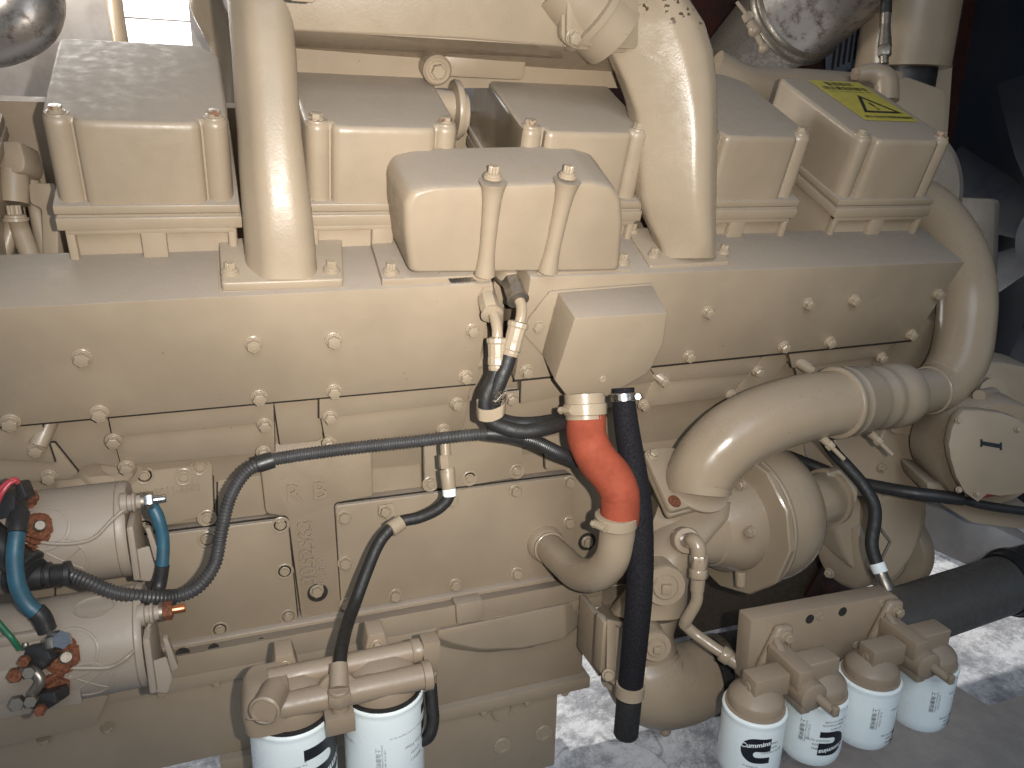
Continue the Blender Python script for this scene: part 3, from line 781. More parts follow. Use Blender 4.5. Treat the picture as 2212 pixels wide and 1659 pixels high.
# seam ring
def onstarter(px, py, o_, y, r=.0715):
    p, n_ = cyl_mark(None, px, py, o_, y, r); return p
def cable(name, path, r, mat, label, cat='cable', group=None, seg=14, root=None, sub=8):
    q = MB(); q.tube(path, r, seg, sub)
    if root: return part(name, q, mat, root)
    return part(name, q, mat, None, label=label, cat=cat, group=group)
cable('lead_wire', [onstarter(78, 1168, o1, 1.155), onstarter(110, 1174, o1, 1.155), onstarter(165, 1173, o1, 1.155), onstarter(205, 1160, o1, 1.155), onstarter(240, 1125, o1, 1.155, .073), onstarter(270, 1100, o1, 1.155, .074), zc(293, 1092, 1.11)], .0026, 'starter', None, root=s1)
cable('lead_wire', [onstarter(140, 1442, o2, 1.04), onstarter(190, 1443, o2, 1.04), onstarter(240, 1440, o2, 1.04), onstarter(280, 1415, o2, 1.04, .074), zc(308, 1380, 1.04), zc(325, 1345, 1.04)], .0026, 'starter', None, root=s2)
q = MB(); q.box(k(-60, 1405, .975), X * .105, Z * -.105, Y * .006, .006); q.box(k(-60, 1390, .972), X * .08, Z * -.012, Y * .01, .002)
part('solenoid_plate', q, 'starter', s2)

# blue battery cables with heat-shrink sleeves
def battery_cable(path, r, label, sl, se=None):
    root = empty('battery_cable', path[0], label, 'battery cable', 'blue battery cables')
    pp = spline(path, 8); n_ = len(pp); a = int(n_ * sl); c = int(n_ * (se or 1))
    q = MB(); q.tube(pp[a:c + 1], r, 16, 1); part('insulation', q, 'blue', root)
    if a > 1: q = MB(); q.tube(pp[:a + 1], r * 1.14, 16, 1); q.tube([pp[0] + (pp[0] - pp[2]), pp[0]], r * .7, 10, 1); part('sleeve', q, 'black', root)
    if c < n_ - 1: q = MB(); q.tube(pp[c:], r * 1.14, 16, 1); part('sleeve', q, 'black', root)
    return root
battery_cable([zc(44, 1108, 1.0), zc(38, 1145, .985), zc(32, 1200, .975), zc(38, 1262, .965), zc(60, 1306, .96), zc(88, 1330, .965), zc(102, 1362, .97)], .0098, 'blue cable at the left edge curving down over both starters', .20, .76)
battery_cable([zc(326, 1088, 1.115), zc(342, 1120, 1.115), zc(352, 1165, 1.12), zc(351, 1215, 1.12), zc(344, 1262, 1.12), zc(336, 1290, 1.11)], .0088, 'blue cable hanging from the end stud of the upper starter', .0, .62)
# chrome nut and lug under the left cable
root = empty('cable_lug', zc(112, 1390, .97), 'shiny zinc cable lug and nut below the left blue cable', 'cable lug')
q = MB(); q.prism(rnd([zc(104, 1358, .962), zc(118, 1372, .962), zc(128, 1405, .962), zc(112, 1415, .962), zc(98, 1385, .962)], .003), FWD * .003); part('lug_plate', q, 'dull', root)
q = MB(); q.hexa(zc(110, 1390, .965), zc(134, 1382, .945), .0125, rot=.3); part('nut', q, 'steel', root)

# wires and connectors at the left edge
cable('pink_wire', [zc(-20, 1075, .98), zc(8, 1050, .98), zc(30, 1036, .985), zc(38, 1042, .99)], .0035, 'pink', 'pink wire coming in at the left edge above the starters', 'wire')
cable('pink_wire', [zc(-10, 1100, .98), zc(3, 1068, .975), zc(20, 1045, .98), zc(34, 1038, .985)], .003, 'pink', 'second pink wire looping lower at the left edge', 'wire')
cable('green_wire', [zc(-20, 1325, .95), zc(5, 1355, .95), zc(25, 1378, .95), zc(42, 1402, .96)], .0035, 'green', 'green wire entering the terminal block at the left edge', 'wire')
def conn(pts, z_, th, label, mat='black', name='connector'):
    q = MB(); q.prism(rnd([zc(*p_, z_) for p_ in pts], .003), FWD * th, .002); return part(name, q, mat, None, label=label, cat='connector')
conn([(-30, 1060), (14, 1058), (32, 1075), (30, 1115), (-30, 1130)], 1.0, .03, 'black connector block at the left edge beside the pink wires')
conn([(30, 1040), (44, 1040), (58, 1075), (40, 1085)], .99, .02, 'small black terminal boot under the pink wire ends')
q = MB(); q.tube([zc(-30, 1150, 1.02), zc(-5, 1175, 1.02), zc(30, 1205, 1.02), zc(75, 1235, 1.01)], [.02, .02, .021, .018], 20, 6); q.lathe(zc(55, 1222, 1.01), zc(75, 1235, 1.01) - zc(55, 1222, 1.01), [(.018, 0), (.024, .001), (.024, .006), (.02, .008)], 20)
part('hose_elbow', q, 'black', None, label='black ribbed elbow behind the left blue cable', cat='connector', ang=50)
# terminal cluster on the lower starter
root = empty('terminal_block', zc(60, 1440, .97), 'black terminal block with corroded screws on the lower starter', 'terminal block')
q = MB(); q.prism(rnd([zc(*p_, .955) for p_ in [(55, 1398), (98, 1394), (112, 1425), (90, 1450), (60, 1455), (45, 1425)]], .003), FWD * .03, .003); part('body', q, 'black', root)
q = MB(); q.prism(rnd([zc(*p_, .955) for p_ in [(60, 1500), (118, 1495), (124, 1520), (100, 1535), (62, 1532)]], .003), FWD * .03, .003); part('body', q, 'black', root)
q = MB(); q.tube([zc(48, 1448, .95), zc(70, 1448, .95), zc(88, 1470, .95), (zc(70, 1500, .95))], .006, 12, 4); part('link', q, 'dull', root)
for i, (a, c, m_) in enumerate([((36, 1455), .009, 'rust'), ((66, 1448), .008, 'dull'), ((70, 1510), .008, 'dull'), ((40, 1515), .009, 'dull'), ((55, 1425), .007, 'rust'), ((90, 1530), .007, 'rust')]):
    q = MB(); q.hexa(zc(*a, .952), zc(*a, .952) - FWD * .012 + X * .004, c); part('screw', q, m_, root)
q = MB(); q.tube([zc(20, 1400, .975), zc(40, 1380, .97), zc(56, 1392, .965), zc(48, 1400, .965)], .004, 10, 5); part('clip', q, 'dull', root)

# ================================================================ WIRING CONDUIT
def ribbed(path, r, pitch=.0052, depth=.16, seg=18, mb=None):
    pp = spline(path, 16); L = [0]
    for i in range(1, len(pp)): L.append(L[-1] + (pp[i] - pp[i - 1]).length)
    n_ = int(L[-1] / pitch * 4); out = []; j = 0
    for i in range(n_ + 1):
        s_ = L[-1] * i / n_
        while j < len(L) - 2 and L[j + 1] < s_: j += 1
        f = (s_ - L[j]) / max(1e-9, L[j + 1] - L[j]); out.append(pp[j].lerp(pp[j + 1], f))
    q = mb or MB(); q.tube(out, lambda t, l_: r * (1 if round(t * n_) % 4 < 2 else 1 - depth), seg, 1); return q
hp = [zc(150, 1240, 1.03), zc(190, 1256, 1.03), zc(245, 1279, 1.035), zc(300, 1288, 1.05), zc(370, 1290, 1.08), zc(425, 1270, 1.10), zc(463, 1220, 1.12), zc(478, 1150, 1.13), zc(497, 1075, 1.14), zc(530, 1022, 1.15), zc(570, 998, 1.155), zc(640, 984, 1.17), zc(760, 968, 1.19), zc(900, 953, 1.21), zc(1000, 941, 1.23), zc(1060, 936, 1.24)]
root = empty('wiring_conduit', hp[0], 'long black ribbed conduit sagging from the starters across the engine side', 'conduit')
part('ribbed_sleeve', ribbed(hp, .0098), 'conduit', root, ang=70)
q = MB(); q.tube([zc(20, 1250, 1.02), zc(60, 1246, 1.02), zc(95, 1243, 1.025)], .0175, 20, 4); q.tube([zc(92, 1243, 1.025), zc(150, 1240, 1.03)], .0142, 20, 1)
q.lathe(zc(100, 1243, 1.025), X, [(.0142, 0), (.017, .001), (.017, .006), (.0142, .008)], 20); q.lathe(zc(140, 1240, 1.03), X, [(.0142, 0), (.0168, .001), (.0168, .007), (.0142, .008)], 20)
part('end_fitting', q, 'black', root, ang=50)
q = MB(); q.tube([zc(556, 1004, 1.15), zc(590, 993, 1.158)], .0125, 18, 1); q.box(zc(562, 985, 1.15), X * .018, Z * -.02, Y * .004, .001); part('clip', q, 'black', root)
q = MB(); q.tube([zc(330, 1292, 1.065), zc(378, 1290, 1.085)], .0112, 18, 1); part('tape', q, 'black', root)
q = MB(); q.tube([zc(1050, 936, 1.238), zc(1090, 938, 1.245), zc(1130, 946, 1.25)], [.0105, .0125, .0105], 18, 4); part('branch_tape', q, 'black', root)
q = ribbed([zc(1120, 944, 1.25), zc(1160, 956, 1.27), zc(1210, 980, 1.30), zc(1260, 1000, 1.36), zc(1300, 1012, 1.42)], .0115, .004); part('branch_sleeve', q, 'black', root, ang=70)
q = MB(); q.tube([zc(305, 1297, 1.06), zc(335, 1303, 1.06), zc(352, 1312, 1.055), zc(330, 1322, 1.05)], .004, 10, 5); part('small_lead', q, 'black', root)
# ================================================================ HOSES IN THE MIDDLE
def band_clamp(c, ax, r, wd, parent, mat='bolt', screw=None, label=None):
    q = MB(); ax = unit(ax); q.lathe(c - ax * wd / 2, ax, [(r, 0), (r + .0012, .0004), (r + .0022, .0014), (r + .0022, wd - .0014), (r + .0012, wd - .0004), (r, wd)], 40)
    o = part('hose_clamp', q, mat, parent, label=label)
    if screw is not None:
        s_ = unit(screw - ax * screw.dot(ax)); t_ = unit(ax.cross(s_)); p = c + s_ * (r + .006)
        q = MB(); q.cyl(p - t_ * .012, p + t_ * .010, .0055, seg=16); q.hexa(p + t_ * .010, p + t_ * .017, .0065); q.box(p - t_ * .011 - ax * wd * .35 - s_ * .006, t_ * .020, ax * wd * .7, s_ * .006, .001)
        # worm slots pressed in the band
        part('clamp_screw', q, mat, o)
        q = MB()
        for i in range(9):
            an = .42 + i * .062; d_ = s_ * math.cos(an) - t_ * -math.sin(an)
            p2 = c + d_ * (r + .0023); tt = unit(ax.cross(d_)); q.box(p2 - ax * wd * .28 - tt * .0007, tt * .0014, ax * wd * .56, d_ * .0006)
        part('band_slots', q, 'dull', o)
    return o
# red silicone hose
rp = [zc(1265, 872, 1.265), zc(1266, 900, 1.265), zc(1268, 945, 1.265), zc(1290, 992, 1.265), zc(1322, 1030, 1.265), zc(1338, 1065, 1.268), zc(1339, 1105, 1.275), zc(1338, 1125, 1.28)]
root = empty('breather_hose', rp[-1], 'orange red silicone hose bent in an S below the beige box', 'hose')
q = MB(); q.tube(rp, lambda t, L: .0318 + .00022 * math.sin(L * 520) * math.exp(-((t - .72) / .06) ** 2) + .0009 * math.exp(-((t - .5) / .2) ** 2), 40, 14)
part('rubber_tube', q, 'red', root, ang=80)
band_clamp(zc(1264, 884, 1.262), rp[1] - rp[0], .0325, .019, root, 'bolt', screw=-X - FWD * .35 )
band_clamp(zc(1331, 1122, 1.275), rp[-1] - rp[-2], .0325, .019, root, 'bolt', screw=-X - FWD * .5)
q = MB(); q.tube([zc(1262, 850, 1.265), zc(1264, 884, 1.265), zc(1265, 905, 1.265)], .0312 + .0012, 32, 1); part('painted_collar', q, 'paint', root)
# beige pipe under it, turning back into the block
q = MB(); pth = [zc(1336, 1110, 1.285), zc(1333, 1160, 1.295), zc(1322, 1208, 1.31), zc(1290, 1240, 1.35), zc(1248, 1238, 1.42), zc(1212, 1208, 1.49), zc(1180, 1176, 1.57)]
q.tube(pth, .0295, 36, 10); ax = unit(pth[-2] - pth[-1])
q.lathe(pth[-1] + ax * .02, ax, [(.0300, 0), (.0325, .001), (.0325, .004), (.0300, .006)], 36); q.lathe(pth[-1], ax, [(.038, -.02), (.036, .006), (.031, .012)], 36)
part('breather_pipe', q, 'gloss', engine, ang=50)

# black foam-covered vent hose
vp = [zc(1346, 838, 1.30), zc(1348, 870, 1.30), zc(1355, 930, 1.30), zc(1368, 1010, 1.30), zc(1380, 1100, 1.30), zc(1383, 1200, 1.30), zc(1380, 1290, 1.30), zc(1372, 1380, 1.31), zc(1362, 1480, 1.33), zc(1352, 1585, 1.35)]
root = empty('vent_hose', vp[-1], 'long matt black foam covered hose hanging beside the red hose', 'hose')
q = MB(); q.tube(vp, [.0185, .019, .0205, .0215, .0222, .0222, .0222, .0218, .0212, .0205], 32, 8); part('foam_sleeve', q, 'foam', root, ang=60)
q = MB(); e = unit(vp[-1] - vp[-2]); q.lathe(vp[-1] - e * .07, e, [(.0212, 0), (.0216, .002), (.0212, .07), (.019, .074), (.012, .0735)], 32); part('hose_end', q, 'rubber', root)
band_clamp(zc(1347, 858, 1.298), vp[1] - vp[0], .0196, .014, root, 'steel', screw=X - FWD * .6, label='bright steel hose clamp')
# bracket strap that holds it
q = MB()
q.prism([zc(1312, 1338, 1.36), zc(1346, 1345, 1.39), zc(1346, 1358, 1.39), zc(1330, 1352, 1.37), zc(1328, 1468, 1.37), zc(1338, 1490, 1.37), zc(1322, 1476, 1.36), zc(1310, 1466, 1.36)], FWD * .014, .0015)
q.box(zc(1304, 1345, 1.365), X * .012, Z * -.105, Y * .03, .002)
root = part('hose_bracket', q, 'paint', engine)
a = zc(1361, 1490, 1.331); q = MB(); ax = unit(vp[-2] - vp[-1]); q.lathe(a - ax * .011, ax, [(.0222, 0), (.0245, .0006), (.0245, .021), (.0222, .022)], 36)
part('strap', q, 'bolt', root); bolt(root, zc(1314, 1458, 1.355), -FWD, .011, 'small')

# two hydraulic hoses with crimped fittings
def crimp(q, a, c, r, mat):
    ax = unit(c - a); L = (c - a).length
    q.lathe(a, ax, [(r * .7, 0), (r * 1.12, .002), (r * 1.12, .008), (r * 1.0, .011), (r * .97, .022), (r * .94, .03), (r * 1.0, .032), (r * 1.0, L * .82), (r * .9, L * .86), (r * .95, L * .92), (r * .88, L)], 12, mat)
def hyd(pp, zf, label, nutp, elbow, cr, hose, matnut='bolt'):
    root = empty('hydraulic_hose', hose[-1], label, 'hose', 'hydraulic hoses')
    q = MB(); q.hexa(nutp[0], nutp[1], .0155, rot=.2); q.lathe(nutp[1], nutp[1] - nutp[0], [(.0165, -.002), (.0175, .001), (.0175, .004), (.012, .006)], 24); part('nut', q, matnut, root)
    q = MB(); q.tube(elbow, .0085, 18, 8); part('elbow', q, 'gloss', root, ang=60)
    q = MB(); crimp(q, cr[0], cr[1], .0148, None); part('crimp_ferrule', q, 'bolt', root, ang=25)
    q = MB(); q.tube(hose, .0118, 20, 8); part('hose_sleeve', q, 'rubber', root, ang=60)
    return root
hyd(None, 0, 'left hydraulic hose with beige nut and ferrule, entering the strap loop', (zc(1052, 640, 1.235), zc(1062, 676, 1.215)),
    [zc(1062, 672, 1.215), zc(1070, 690, 1.205), zc(1074, 712, 1.20), zc(1074, 735, 1.20)], (zc(1074, 728, 1.20), zc(1074, 800, 1.205)),
    [zc(1074, 775, 1.205), zc(1070, 812, 1.205), zc(1052, 850, 1.205), zc(1048, 880, 1.21), zc(1058, 905, 1.215), zc(1085, 922, 1.22), zc(1130, 932, 1.225), zc(1180, 925, 1.24), zc(1235, 908, 1.29), zc(1300, 890, 1.36)])
r2 = hyd(None, 0, 'right hydraulic hose with a brown nut, frayed at the strap loop', (zc(1104, 605, 1.225), zc(1118, 645, 1.205)),
    [zc(1118, 642, 1.205), zc(1126, 660, 1.20), zc(1126, 682, 1.195), zc(1121, 702, 1.195)], (zc(1121, 694, 1.195), zc(1101, 768, 1.20)),
    [zc(1104, 755, 1.20), zc(1093, 790, 1.20), zc(1080, 822, 1.20), zc(1070, 850, 1.205), zc(1066, 878, 1.215), zc(1078, 904, 1.225), zc(1110, 915, 1.235), zc(1160, 915, 1.25), zc(1220, 905, 1.31)], 'dull')
q = MB(); 
for i in range(26):
    a = zc(1075 + random.uniform(-8, 14), 868 + random.uniform(-14, 8), 1.19); q.tube([a, a + V((random.uniform(-.006, .006), -.004, random.uniform(.0, .012))), a + V((random.uniform(-.01, .01), -.006, random.uniform(-.004, .014)))], .0006, 5, 1)
part('frayed_braid', q, 'dull', r2)
# adaptor fittings that the hoses screw on
q = MB(); q.hexa(zc(1078, 585, 1.27), zc(1104, 606, 1.23), .016); q.cyl(zc(1066, 570, 1.29), zc(1078, 585, 1.27), .012); part('adaptor', q, 'bolt', engine)
q = MB(); q.hexa(zc(1040, 600, 1.26), zc(1053, 640, 1.235), .0155); part('adaptor', q, 'bolt', engine)
# strap loop
q = MB(); lp = [zc(1029, 876, 1.20), zc(1034, 894, 1.185), zc(1058, 898, 1.18), zc(1084, 888, 1.18), zc(1093, 872, 1.19), zc(1086, 862, 1.21), zc(1050, 864, 1.22), zc(1029, 876, 1.20)]
rg = []
pp = spline(lp, 6)
for p in pp: rg.append([p + Z * .009 , p + Z * .009 + FWD * .003, p - Z * .010 + FWD * .003, p - Z * .010])
q.rings(rg, True); part('strap_loop', q, 'bolt', None, label='oblong beige strap loop gripping the two hydraulic hoses', cat='strap', ang=50)
# wall, plate and coiled tube seen in the gap between the manifolds
q = MB(); q.prism([b(1036, 575, .10), b(1170, 575, .10), b(1130, 900, .10), b(1010, 900, .10)], NB * .02); part('gap_wall', q, 'rough', engine)
q = MB(); q.prism([b(1075, 575, .06), b(1140, 575, .06), b(1128, 660, .06), b(1060, 655, .06)], NB * .01, .001); part('gap_plate', q, 'paint', engine)
q = MB(); q.tube([b(1040, 700, .05), b(1048, 720, .05), b(1050, 760, .05), b(1035, 785, .05), b(1015, 780, .05)], .009, 14, 6); part('coiled_tube', q, 'gloss', engine, ang=60)
q = MB(); q.tube([b(1078, 660, .05), b(1074, 760, .05)], .009, 14, 1); part('gap_tube', q, 'paint', engine)

# small oil hose with its fittings and clip
op = [zc(971, 1068, 1.30), zc(962, 1085, 1.30), zc(940, 1103, 1.30), zc(905, 1118, 1.30), zc(870, 1126, 1.295), zc(840, 1146, 1.28), zc(815, 1180, 1.27), zc(790, 1240, 1.25), zc(768, 1300, 1.23), zc(750, 1350, 1.19), zc(738, 1400, 1.14), zc(733, 1445, 1.11)]
root = empty('oil_line_hose', op[-1], 'thin black hose running from a silver ferrule down to the oil filter head', 'hose')
q = MB(); q.tube(op, .0098, 20, 8); part('hose_sleeve', q, 'rubber', root, ang=60)
q = MB(); q.cyl(zc(961, 952, 1.30), zc(963, 985, 1.30), .0085); q.hexa(zc(963, 982, 1.30), zc(965, 1012, 1.30), .013); q.cyl(zc(965, 1012, 1.30), zc(968, 1022, 1.30), .0125); q.lathe(zc(966, 1016, 1.30), zc(970, 1056, 1.30) - zc(966, 1016, 1.30), [(.0118, 0), (.0125, .004), (.0118, .028), (.0112, .031)], 18); part('fitting', q, 'bolt', root)
q = MB(); q.cyl(zc(970, 1054, 1.30), zc(971, 1072, 1.30), .0112, seg=18); part('silver_ferrule', q, 'white', root)
q = MB(); q.cyl(zc(732, 1435, 1.11), zc(732, 1488, 1.09), .0125, .0135, seg=18); q.lathe(zc(732, 1486, 1.09), -Z, [(.0135, 0), (.0145, .001), (.0145, .004), (.012, .006)]); part('fitting', q, 'head', root)
q = MB(); ax = unit(op[4] - op[5]); c = (op[4] + op[5]) / 2; q.lathe(c - ax * .012, ax, [(.0105, 0), (.013, .0006), (.013, .023), (.0105, .024)], 28); qt_ = MB(); qt_.prism(rnd([k(815, 1092, BY - .012), k(852, 1088, BY - .012), k(862, 1128, BY - .012), k(846, 1140, BY - .012)], .005), Y * .003, .0006)
pc = part('hose_clip', q, 'bolt', engine); part('clip_tab', qt_, 'bolt', pc); bolt(pc, k(831, 1103, BY - .012), -Y, .012, 'small')

# ================================================================ OIL FILTERS
OY = .99
FR = .0600
def label_on_can(q, cz, rad, top, az0, items):
    """items: (text, azimuth degrees from -Y toward +X, drop below the rim, size, mat, rotation)"""
    for (txt, az, dz, size, mat, rot) in items:
        def f(p, az=az, dz=dz, rot=rot):
            ca, sa = math.cos(R_(rot)), math.sin(R_(rot)); x_, z_ = p[0] * ca - p[1] * sa, p[0] * sa + p[1] * ca
            an = R_(az) + x_ / rad; rr = rad + .0004
            return V((cz.x + math.sin(an) * rr, cz.y - math.cos(an) * rr, top - dz + z_))
        q.text(txt, f, size, mat, step=.004 if size > .006 else None)
def logo(q, cc, rad, top, az, dz, s, rot):
    """black squared C emblem with white slanted lettering"""
    def f(x_, z_, lift=.0004):
        ca, sa = math.cos(R_(rot)), math.sin(R_(rot)); x2, z2 = x_ * ca - z_ * sa, x_ * sa + z_ * ca
        an = R_(az) + x2 / rad; rr = rad + lift
        return V((cc.x + math.sin(an) * rr, cc.y - math.cos(an) * rr, top - dz + z2))
    n_ = 24; out = []; inn = []
    # outer: square right side, round left; inner: slot open to the right
    for i in range(n_ + 1):
        t = i / n_
        if t < .22: o_ = (.5 - t / .22 * .5, .5); 
        elif t > .78: o_ = (0 + (t - .78) / .22 * .5, -.5)
        else: an = math.pi / 2 + (t - .22) / .56 * math.pi; o_ = (.5 * math.cos(an), .5 * math.sin(an))
        if t < .25: i_ = (.5 - t / .25 * .46, -.02)
        elif t > .75: i_ = (.04 + (t - .75) / .25 * .46, -.26)
        else: an = math.pi / 2 + (t - .25) / .5 * math.pi; i_ = (.04 + .12 * math.cos(an), -.14 + .12 * math.sin(an))
        out.append(o_); inn.append(i_)
    vs = []; K_ = 5
    for a, c in zip(out, inn):
        for j in range(K_ + 1): vs.append(f(s * (a[0] + (c[0] - a[0]) * j / K_), s * (a[1] + (c[1] - a[1]) * j / K_)))
    fs = [[i * (K_ + 1) + j, i * (K_ + 1) + j + 1, (i + 1) * (K_ + 1) + j + 1, (i + 1) * (K_ + 1) + j] for i in range(n_) for j in range(K_)]
    q.raw(vs, fs, 'ink')
    sl = .22
    vs0, fs0 = text_mesh('Cummins', s * .255, 'CENTER', s * .007, 0.0, .003)
    q.raw([f(p[0] - s * .02, p[1] + s * .235 + p[0] * sl, .0008) for p in vs0], fs0, 'inkwhite')
def can(root, cc, top, r, L, name='can', ring=True):
    q = MB(); q.lathe(V((cc.x, cc.y, top)), -Z, [(r * .90, -.001), (r * .97, -.001), (r * 1.015, .001), (r * 1.02, .004), (r * 1.0, .0075), (r * .995, .012), (r, .016), (r, L - .02), (r * .97, L - .008), (r * .90, L - .001), (r * .5, L)], 72, 'white')
    q.lathe(V((cc.x, cc.y, top + .001)), Z, [(r * .975, -.001), (r * .975, .004), (r * .9, .0045)] if ring else [(r * .94, -.001), (r * .94, .003), (r * .9, .0035)], 60, 'rubber' if ring else 'head')
    return part(name, q, parent=root, ang=50)
def oil_filter(px, py, label, items, lg):
    c = k(px, py, OY); top = c.z
    root = empty('oil_filter', V((c.x, c.y, top - .26)), label, 'oil filter', 'oil filters')
    cn = can(root, c, top, FR, .26)
    q = MB(); label_on_can(q, c, FR, top, 0, items); part('printed_text', q, parent=cn)
    if lg: q = MB(); logo(q, c, FR, top, *lg); part('emblem', q, parent=cn)
    return c
oc1 = oil_filter(630, 1530, 'left oil filter, white can with a large black emblem at its right side', [('™ Marca Cummins Engineering Ltd', -14, .060, .0042, 'inkgrey', 180), ('Reg. 305417', 2, .052, .0042, 'inkgrey', 180), ('®', 10, .046, .005, 'inkgrey', 180), ('LF777 Lube Filter', -70, .10, .006, 'inkgrey', 90)], (46, .066, .078, 180))
oc2 = oil_filter(827, 1484, 'right oil filter, white can printed with small grey lettering', [('Lube Filter', 36, .070, .0085, 'inkgrey', 180), ('LF777', 38, .083, .0075, 'inkgrey', 180), ('3889311', 40, .096, .0075, 'inkgrey', 180), ('™ Marca Cummins Engineering Ltd', 26, .045, .0042, 'inkgrey', 180), ('上海康明斯', -20, .080, .0085, 'inkgrey', -90), ('SHANGHAI CUMMINS FILTER', -14, .080, .0042, 'inkgrey', -90), ('LUBE FILTER  3889311', -10, .080, .0038, 'inkgrey', -90), ('Lube Filter', -72, .06, .007, 'inkgrey', 180)], (84, .050, .06, 180))
# cast head above the two cans
q = MB()
za = oc1.z + .034
xa = oc1.x - .048; xb = oc2.x + .066
q.tube([V((xa + .03, OY - .034, za)), V((xa + .1, OY - .034, za)), V((xb - .012, OY - .034, za))], .0185, 28, 1)
q.lathe(V((xb - .014, OY - .034, za)), X, [(.0195, 0), (.0215, .001), (.0215, .013), (.019, .0145), (.012, .0135)], 28)
q.tube([V((xa + .02, OY + .012, za + .012)), V((xb - .02, OY + .012, za + .012))], .0165, 28, 1)
q.lathe(V((xb - .02, OY + .012, za + .012)), X, [(.0165, 0), (.0185, .002), (.0185, .014), (.014, .015)], 24)
q.loft([(V((xa + .016, OY - .01, za - .028)), X * .034, Y * .044, 3.6), (V((xa + .014, OY - .008, za + .0)), X * .034, Y * .044, 4), (V((xa + .016, OY - .004, za + .016)), X * .032, Y * .041, 4), (V((xa + .018, OY, za + .024)), X * .027, Y * .035, 4)], 32)
fh = part('oil_filter_head', q, 'head', engine, ang=55)
for c in (oc1, oc2):
    q = MB(); q.lathe(V((c.x, c.y, oc1.z + .004)), Z, [(.054, 0), (.054, .014), (.050, .026), (.042, .040), (.02, .05)], 48)
    part('filter_dome', q, 'head', fh, ang=50)
pc_ = zc(569, 1540, 1.03)
q = MB(); ax = unit(V((-.35, -.93, .1))); q.lathe(pc_ - ax * .02, ax, [(.019, -.03), (.019, .010), (.0205, .012), (.0205, .016), (.0175, .018), (.0155, .015), (.002, .015)], 36)
q.box(pc_ + ax * .0145 - unit(X - Z * .4) * .0155 - Z * .0008, unit(X - Z * .4) * .031, Z * .0016, ax * .0012)
part('slotted_plug', q, 'head', fh, ang=30)
for (px, py) in ((616, 1436), (814, 1390)):
    c = k(px, py, 1.05); q = MB()
    f_ = [c + V((-.020, -.0, -.018)), c + V((.020, 0, -.018)), c + V((.013, 0, .016)), c + V((-.013, 0, .016))]
    q.prism(rnd(f_, .003), V((0, .035, .004)), .002)
    part('mounting_lug', q, 'head', fh); bolt(fh, c + V((0, 0, -.003)), -Y, .0105, 'small')
# tee fitting between the cans
q = MB(); c = zc(733, 1500, 1.09)
q.hexa(c + Z * .004, c - Z * .014, .0175); q.cyl(c - Z * .012, c - Z * .028, .012); q.box(c + V((-.022, -.018, -.052)), X * .040, Y * .03, Z * .026, .0012); q.lathe(c + V((0, .03, -.012)), -Y, [(.028, 0), (.028, .006), (.02, .01)], 24)
part('tee_fitting', q, 'head', fh)
# fitting and hose at the right end
root = empty('drain_hose', zc(925, 1600, 1.20), 'short black hose curving under the right oil filter', 'hose')
q = MB(); c = zc(928, 1400, 1.20); q.box(c + V((-.012, -.012, -.022)), X * .026, Y * .03, Z * .038, .001); q.cyl(c + V((-.03, 0, .0)), c + V((-.01, 0, 0)), .012); q.hexa(c - Z * .020, c - Z * .042, .0115); q.lathe(c - Z * .040, -Z, [(.009, 0), (.0115, .003), (.0115, .008), (.0105, .011), (.0105, .032)], 18)
part('fitting', q, 'head', root)
q = MB(); q.tube([zc(930, 1480, 1.20), zc(933, 1520, 1.20), zc(935, 1560, 1.20), zc(924, 1592, 1.20), zc(895, 1602, 1.21), zc(860, 1600, 1.22)], .0098, 18, 8); part('hose_sleeve', q, 'rubber', root, ang=60)
# ================================================================ WATER PUMP SIDE
# big bent pipe up from the pump flange, convoluted sleeve and return bend
q = MB()
pp = [zc(1508, 1062, 1.43), zc(1512, 1030, 1.43), zc(1540, 985, 1.425), zc(1590, 940, 1.42), zc(1660, 905, 1.43), zc(1740, 880, 1.45), zc(1815, 868, 1.47)]
q.tube(pp, [.058, .060, .062, .063, .063, .062, .060], 48, 12)
part('coolant_pipe', q, 'gloss', engine, ang=60, label='thick glossy beige pipe bending up from the pump flange')
a = zc(1800, 871, 1.465); c = zc(1948, 852, 1.56); ax = unit(c - a); L = (c - a).length
q = MB(); q.lathe(a, ax, [(.060, 0), (.066, .001), (.0675, .003), (.0675, .010), (.066, .012), (.066, .028), (.0672, .030), (.066, .033), (.0655, L * .34), (.060, L * .44), (.058, L * .50), (.062, L * .56), (.0625, L * .62), (.058, L * .68), (.058, L * .73), (.063, L * .78), (.064, L * .86), (.063, L * .97), (.060, L), (.045, L + .001)], 56)
sl = part('coupling_sleeve', q, 'paint', engine, ang=60)
for (px, py) in ((1789, 958), (1893, 948)):
    q = MB(); p0 = zc(px - 14, py - 14, 1.45 + (px - 1789) * .0006); p1 = zc(px + 34, py + 34, 1.45 + (px - 1789) * .0006)
    q.cyl(p0, p0.lerp(p1, .3), .009, .007, 16); q.hexa(p0.lerp(p1, .28), p0.lerp(p1, .48), .0092); q.cyl(p0.lerp(p1, .45), p1, .0042, seg=14)
    part('clamp_bolt', q, 'bolt', sl)
q = MB()
q.tube([zc(1930, 856, 1.55), zc(1965, 851, 1.59), zc(2012, 842, 1.63)], .0465, 40, 6)
q.lathe(zc(2006, 843, 1.625), zc(2012, 842, 1.63) - zc(1965, 851, 1.59), [(.0465, -.003), (.050, -.001), (.050, .003), (.0475, .005)], 40)
part('pipe_neck', q, 'paint', engine, ang=50)
q = MB()
